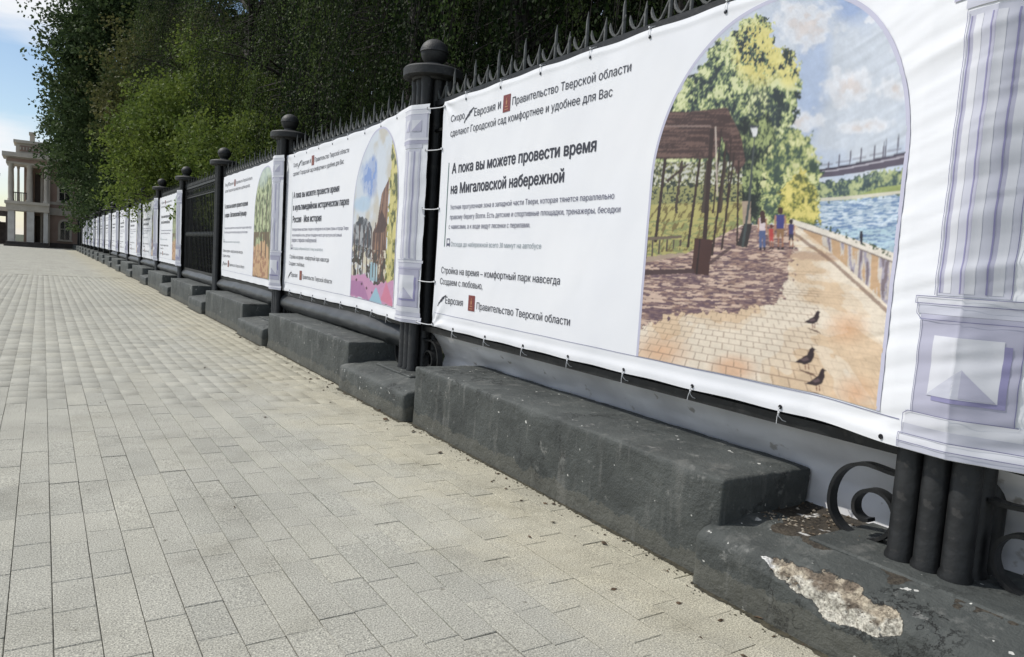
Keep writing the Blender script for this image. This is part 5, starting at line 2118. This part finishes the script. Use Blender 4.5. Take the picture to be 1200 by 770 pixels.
for i, (x, y, rz, sc, lab) in enumerate(BIRCH):
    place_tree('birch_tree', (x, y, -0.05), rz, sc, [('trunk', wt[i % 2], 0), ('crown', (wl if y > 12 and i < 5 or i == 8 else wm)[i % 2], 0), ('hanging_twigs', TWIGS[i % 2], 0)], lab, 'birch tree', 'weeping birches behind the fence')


def broad_tree(name, loc, R, cz, H, r0, seed, nclump, per, size, m, label, cat, rad=0.8, bark='bark', noise=0.35, rz=0.0, hollow=0.45):
    me, cen = broad_crown('crown', R, nclump, per, size, seed, rad, hollow, noise=noise)
    me.materials.append(M[m])
    tips = [(c[0], c[1], c[2] + cz, 0) for c in cen if c[2] + cz > 2]
    tm = trunk_mesh('trunk', H, r0, tips, seed, 22, 0.4, 0.2)
    tm.materials.append(M[bark])
    return place_tree(name, loc, rz, 1.0, [('trunk', tm, 0), ('crown', me, cz)], label, cat)


broad_tree('maple_tree', (5.3, 31.5, -0.05), (3.6, 4.4, 4.4), 5.1, 7.5, 0.17, 21, 800, 75, 0.13, 'maple',
           'bushy yellow-green maple leaning over the middle of the fence', 'maple tree', 0.75)
broad_tree('maple_tree', (5.2, 23.0, -0.05), (2.1, 2.6, 2.4), 3.6, 4.6, 0.09, 22, 260, 70, 0.11, 'maple',
           'small yellow-green maple just behind the fifth fence post', 'maple tree', 0.55)
broad_tree('linden_tree', (6.3, 45.0, -0.05), (4.2, 5.0, 6.5), 9.0, 13, 0.24, 23, 760, 80, 0.18, 'olive',
           'olive and rust tinged tree between the maple and the tall dark poplar', 'linden tree', 0.95)
broad_tree('poplar_tree', (6.2, 60.0, -0.05), (6.2, 7.0, 12.5), 14.0, 24, 0.38, 24, 1700, 85, 0.26, 'oak',
           'tall dark poplar at the left, its ragged crown against the sky', 'poplar tree', 1.15, noise=0.30)
broad_tree('oak_tree', (5.3, 73.0, -0.05), (5.6, 6.0, 7.2), 9.6, 13, 0.3, 25, 950, 70, 0.26, 'oak',
           'dark tree in front of the pale mansion, standing behind the far fence', 'oak tree', 1.1)

# dense dark park wood behind
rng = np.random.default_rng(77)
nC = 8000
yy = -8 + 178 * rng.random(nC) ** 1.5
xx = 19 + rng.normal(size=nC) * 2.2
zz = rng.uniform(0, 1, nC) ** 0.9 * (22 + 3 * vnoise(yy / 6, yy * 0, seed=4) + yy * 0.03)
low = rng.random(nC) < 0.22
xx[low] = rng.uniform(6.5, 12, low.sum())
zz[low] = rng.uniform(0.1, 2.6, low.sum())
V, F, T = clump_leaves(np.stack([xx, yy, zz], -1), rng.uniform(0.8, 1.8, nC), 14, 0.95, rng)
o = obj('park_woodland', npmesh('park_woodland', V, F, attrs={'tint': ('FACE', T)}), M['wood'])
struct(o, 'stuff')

# ------------------------------------------------------------------ mansion at the end of the street
M['wall'] = mat('rose_plaster', (0.27, 0.190, 0.155), (0.34, 0.250, 0.205), scale=0.8, rough=0.9, bump=0.2, bscale=8)
M['trim'] = mat('grey_stone_trim', (0.42, 0.385, 0.33), (0.51, 0.47, 0.41), scale=1.2, rough=0.85)
M['base'] = mat('dark_stone_base', (0.05, 0.045, 0.042), (0.08, 0.07, 0.065), scale=2, rough=0.9)
M['glass'] = mat('dark_window_glass', (0.012, 0.013, 0.015), (0.02, 0.021, 0.024), rough=0.12, spec=0.6)
M['white'] = mat('white_pier_paint', (0.46, 0.45, 0.43), (0.56, 0.55, 0.53), scale=1.5, rough=0.7)
M['door'] = mat('brown_door', (0.03, 0.018, 0.012), (0.05, 0.03, 0.02), rough=0.6)
M['roofm'] = mat('roof_sheet', (0.07, 0.06, 0.058), (0.10, 0.09, 0.085), rough=0.6)
YB = 97.0


def bx(px):
    return (px - 50) / 12.1


def bz(py):
    return (289 - py) / 10.15


B = empty('mansion', (0, YB, 0))
tag(B, 'rose-grey two-storey mansion with a pale columned portico at the end of the street', 'building')


def bb(name, m, x0, x1, y0, y1, z0, z1, parent=None, ch=0.0):
    return MB().box(x0, x1, y0, y1, z0, z1, ch).build(name, m, parent or B)


xl, xr = bx(9), bx(56)
# main block
bb('wall', M['wall'], bx(57), 14.0, 0.0, 9.0, 0.55, 9.6)
bb('plinth', M['base'], bx(56.5), 14.0, -0.10, 9.0, 0, 0.55)
bb('cornice', M['trim'], bx(56.2), 14.2, -0.35, 9.2, 9.6, 10.1)
bb('string_course', M['trim'], bx(57.5), 14.0, -0.12, 0.0, bz(252), bz(244))
bb('sill_course', M['trim'], bx(58.5), 14.0, -0.10, 0.0, bz(240), bz(237))
bb('roof', M['roofm'], bx(58), 13.5, 0.3, 8.6, 10.1, 11.0)
bb('downpipe', M['trim'], bx(56.3), bx(58.3), -0.28, -0.14, 0.2, 9.55)
# portico
bb('portico_base', M['base'], bx(11), bx(57), -4.2, 0.0, 0.0, 0.5)
bb('portico_step', M['base'], bx(9), bx(58), -4.6, -4.2, 0.0, 0.25)
bb('balcony_floor', M['trim'], bx(11), bx(57), -4.3, 0.0, bz(251), bz(244))
bb('balcony_cornice', M['trim'], bx(9.5), bx(57.5), -4.45, -0.1, bz(244), bz(241))
bb('entablature', M['trim'], bx(11), bx(57), -4.25, 0.0, bz(202), bz(195))
bb('portico_cornice', M['trim'], bx(7), bx(57.6), -4.7, 0.0, bz(195), bz(190.5))
bb('frieze_band', M['wall'], bx(12), bx(56), -4.3, -4.25, bz(200), bz(196.5))
bb('attic', M['trim'], bx(21), bx(56), -3.7, 0.0, bz(190.5), bz(179.5))
bb('attic_cornice', M['trim'], bx(18.5), bx(57), -4.0, 0.1, bz(179.5), bz(176.5))
bb('attic_panel', M['wall'], bx(25), bx(53), -3.76, -3.7, bz(188), bz(182))
for q in np.linspace(26, 52, 9):
    bb('dentil', M['trim'], bx(q) - 0.06, bx(q) + 0.06, -3.86, -3.76, bz(186.5), bz(183.5))
bb('turret', M['trim'], bx(35.5), bx(41), -2.5, -1.5, bz(176.5), bz(168))
bb('turret_cap', M['trim'], bx(34.5), bx(42), -2.65, -1.35, bz(168), bz(165.5))
# back wall of the portico, set behind the open bay
bb('inner_wall', M['wall'], bx(29), bx(57), -0.02, 0.0, 0.5, 9.2)


def column(px0, px1, y, z0, z1, square=False):
    c_ = (bx(px0) + bx(px1)) / 2
    r_ = (bx(px1) - bx(px0)) / 2
    if square:
        o_ = bb('pier', M['white'], c_ - r_, c_ + r_, y - r_, y + r_, z0, z1, None, 0.02)
        return
    mb = MB().lathe([(r_ * 1.25, z0), (r_ * 1.25, z0 + 0.15), (r_, z0 + 0.28), (r_ * 1.02, (z0 + z1) / 2), (r_ * 0.86, z1 - 0.3), (r_ * 1.2, z1 - 0.16), (r_ * 1.25, z1)], 16, c_, y)
    mb.build('column', M['trim'], B, True)


for y in (-3.9, -0.6):
    column(13, 18.5, y, bz(241), bz(202))
    column(32.5, 39, y, bz(241), bz(202))
    column(13, 20, y, 0.5, bz(251), True)
    column(33, 41, y, 0.5, bz(251), True)
column(51, 56, -3.9, bz(241), bz(202))
column(51, 56, -3.9, 0.5, bz(251), True)
column(21.5, 24.5, -0.5, bz(241), bz(202))
bb('pilaster', M['trim'], bx(47.5), bx(50), -0.2, -0.03, 0.5, 9.0)
bb('door_leaf', M['door'], bx(42), bx(47.5), -0.14, -0.03, 0.5, 3.4)
bb('balcony_door', M['door'], bx(41), bx(47), -0.14, -0.03, bz(241), bz(207))
# balustrade
for y in (-4.0,):
    for q in np.arange(19.5, 33, 1.6):
        bb('baluster', M['base'], bx(q) - 0.03, bx(q) + 0.03, y - 0.03, y + 0.03, bz(241), bz(232.5))
    bb('handrail', M['base'], bx(18.5), bx(33), y - 0.05, y + 0.05, bz(232.5), bz(231.5))


def arch_window(px0, px1, py0, py1, arched=True):
    x0, x1, z0, z1 = bx(px0), bx(px1), bz(py1), bz(py0)
    c_, w = (x0 + x1) / 2, (x1 - x0) / 2

    def outline(e):
        pts = [(c_ - w - e, z0 - e * 0.3), (c_ + w + e, z0 - e * 0.3)]
        if arched:
            zc = z1 - w
            pts += [(c_ + (w + e) * math.cos(a), zc + (w + e) * math.sin(a)) for a in np.linspace(0, math.pi, 13)]
        else:
            pts += [(c_ + w + e, z1 + e), (c_ - w - e, z1 + e)]
        return pts
    f = empty('window', (0, 0, 0))
    f.parent = B
    for nm, e, ya, yb, m_ in (('frame', 0.22, -0.09, 0.0, M['trim']), ('pane', 0.0, -0.11, -0.02, M['glass'])):
        pts = outline(e)
        n_ = len(pts)
        V_ = [(x, ya, z) for x, z in pts] + [(x, yb, z) for x, z in pts]
        F_ = [list(range(n_))] + [[i, (i + 1) % n_, n_ + (i + 1) % n_, n_ + i] for i in range(n_)]
        MB().add(V_, F_).build(nm, m_, f)
    mb = MB().box(c_ - 0.03, c_ + 0.03, -0.14, -0.11, z0, z1 - 0.05).box(x0, x1, -0.14, -0.115, z0 + (z1 - z0) * 0.55, z0 + (z1 - z0) * 0.55 + 0.05)
    mb.build('glazing_bar', M['trim'], f)
    MB().box(x0 - 0.3, x1 + 0.3, -0.22, 0.0, z0 - 0.2, z0 - 0.06).build('sill', M['trim'], f)


arch_window(70.5, 81, 258, 279)
arch_window(69, 81, 219, 235, False)
arch_window(103, 114, 258, 279)
arch_window(103, 114, 214, 235, False)

# low annexe roof seen left of the portico
A_ = empty('gate_pavilion', (0, 104, 0))
tag(A_, 'low pale flat-roofed pavilion at the left edge beside the mansion', 'pavilion')
MB().box(-9.5, -3.1, 0, 4, 3.85, 4.35, 0.03).build('roof_slab', M['trim'], A_)
MB().box(-9.3, -3.3, 0.1, 3.9, 3.3, 3.85, 0.02).build('dark_fascia', M['base'], A_)
for x in (-9.0, -5.6, -4.4, -3.5):
    MB().box(x - 0.12, x + 0.12, 0.2, 0.44, 0, 3.3).build('pier', M['base'], A_)
for i in range(14):
    MB().box(-9 + i * 0.4, -8.96 + i * 0.4, 0.6, 0.64, 0, 1.6).build('railing_bar', M['base'], A_)
MB().box(-9.2, -3.4, 3.4, 3.6, 0, 2.6).build('rear_wall', M['base'], A_)
L_ = empty('street_lamp', (-4.2, 99, 0))
tag(L_, 'thin dark street lamp pole at the left edge against the sky', 'street lamp')
MB().tube([(0, 0, 0), (0, 0, 4), (0, 0, 7.3)], [0.09, 0.07, 0.05], 8).build('pole', M['base'], L_)
MB().lathe([(0.06, 7.3), (0.22, 7.4), (0.26, 7.8), (0.05, 7.95)], 10).build('lantern', M['base'], L_)
# far trees and skyline beyond the mansion
rng = np.random.default_rng(5)
nC = 260
cen = np.stack([rng.uniform(-60, -9, nC), rng.uniform(165, 190, nC), rng.uniform(0.5, 6.0, nC)], -1)
V, F, T = clump_leaves(cen, rng.uniform(1.5, 3.0, nC), 50, 0.9, rng)
o = obj('distant_treeline', npmesh('distant_treeline', V, F, attrs={'tint': ('FACE', T)}), M['oak'])
struct(o, 'stuff')

# thin cable slung from the post to the birches
kx, krz = bay_frame(1)
cb = MB().tube([(kx.x, kx.y, 3.45), (kx.x + 0.5, kx.y + 1.0, 3.62), (kx.x + 1.2, kx.y + 2.4, 4.05), (kx.x + 2.4, kx.y + 4.6, 5.1), (kx.x + 4.0, kx.y + 8.0, 7.0)], 0.006, 5)
o = cb.build('cable', M['iron'])
tag(o, 'thin dark cable running from the ball of a fence post up into the birches', 'cable')

# dead leaves, twigs and grit along the foot of the plinth
rr = random.Random(9)
V, F = [], []
for i in range(140):
    y = 1.2 + 11 * rr.random() ** 1.3
    fx = lineX(y) - 0.47
    x = fx - abs(rr.gauss(0, 0.17)) - 0.02
    if rr.random() < 0.06:
        x = rr.uniform(-0.6, 2.2)
    sz = rr.uniform(0.006, 0.020) if rr.random() < 0.85 else rr.uniform(0.02, 0.035)
    a = rr.random() * 6.28
    ca, sa = math.cos(a), math.sin(a)
    asp = rr.uniform(0.25, 0.7)
    b0_ = len(V)
    for u_, v_, h_ in ((-1, 0, 0.3), (-0.2, asp, 0.5), (1, 0, 0.25), (-0.2, -asp, 0.1)):
        V.append((x + (u_ * ca - v_ * sa) * sz, y + (u_ * sa + v_ * ca) * sz, 0.002 + h_ * sz * 0.6))
    V.append((x, y, 0.004 + sz * rr.uniform(0.1, 0.6)))
    for q in range(4):
        F.append([b0_ + q, b0_ + (q + 1) % 4, b0_ + 4])
M['litter'] = mat('dead_leaf', (0.03, 0.02, 0.012), (0.11, 0.07, 0.04), scale=30, rough=0.9)
o = obj('leaf_litter', npmesh('leaf_litter', V, F), M['litter'])
struct(o, 'stuff')
# soil and moss in the joint between paving and plinth
V, F = [], []
for i in range(2600):
    y = 0.9 + 15 * rr.random() ** 1.2
    k = max(0, min(NP - 2, int((y - S0) // BAY)))
    loc, rz = bay_frame(k if y > S0 else 0)
    s = (y - S0) - k * BAY if y > S0 else y - S0
    d = s
    low_ = (d < 0.80) or (d > BAY - 0.88)
    n = (0.525 if low_ else 0.455) + abs(rr.gauss(0, 0.010 if i % 3 else 0.05))
    p = Matrix.Rotation(rz, 4, 'Z') @ Vector((s, n, 0)) + loc
    r_ = rr.uniform(0.002, 0.009 if i % 3 else 0.006)
    b0_ = len(V)
    for dx, dy, dz in ((1, 0, 0), (0, 1, 0), (-1, 0, 0), (0, -1, 0), (0, 0, 0.8)):
        V.append((p.x + dx * r_ * rr.uniform(0.6, 1.6), p.y + dy * r_ * rr.uniform(0.8, 2.0), 0.001 + dz * r_))
    for q in range(4):
        F.append([b0_ + q, b0_ + (q + 1) % 4, b0_ + 4])
DV, DF = [], []
for k in range(-1, 8):
    loc, rz = bay_frame(max(k, 0))
    R_ = Matrix.Rotation(rz, 4, 'Z')
    ssv = np.arange(0.0 if k >= 0 else 3.6, BAY, 0.02)
    prevrow = None
    for s_ in ssv:
        sl_ = s_ if k >= 0 else s_ - BAY
        lw = (s_ < 0.80) or (s_ > BAY - 0.88)
        n0_ = (0.50 if lw else 0.435)
        n1_ = n0_ + 0.025 + 0.012 * lw + 0.055 * max(0.0, float(fbm(np.array(s_ * 6.0), np.array(k * 3.1), seed=61)) - 0.40) + 0.014 * rr.random()
        a_ = R_ @ Vector((sl_, n0_, 0)) + loc
        b__ = R_ @ Vector((sl_, n1_, 0)) + loc
        base_ = len(DV)
        DV += [(a_.x, a_.y, 0.006), (b__.x, b__.y, 0.0028)]
        if prevrow is not None:
            DF.append([prevrow, base_, base_ + 1, prevrow + 1])
        prevrow = base_
M['dirt'] = mat('joint_dirt', (0.022, 0.021, 0.014), (0.075, 0.066, 0.042), scale=22, rough=0.95, bump=0.6, bscale=120)
o = obj('dirt_in_joint', npmesh('dirt_in_joint', DV, DF), M['dirt'])
struct(o, 'stuff')
M['soil'] = mat('soil', (0.035, 0.03, 0.02), (0.07, 0.065, 0.04), scale=30, rough=0.95)
o = obj('soil_crumbs', npmesh('soil_crumbs', V, F), M['soil'])
struct(o, 'stuff')
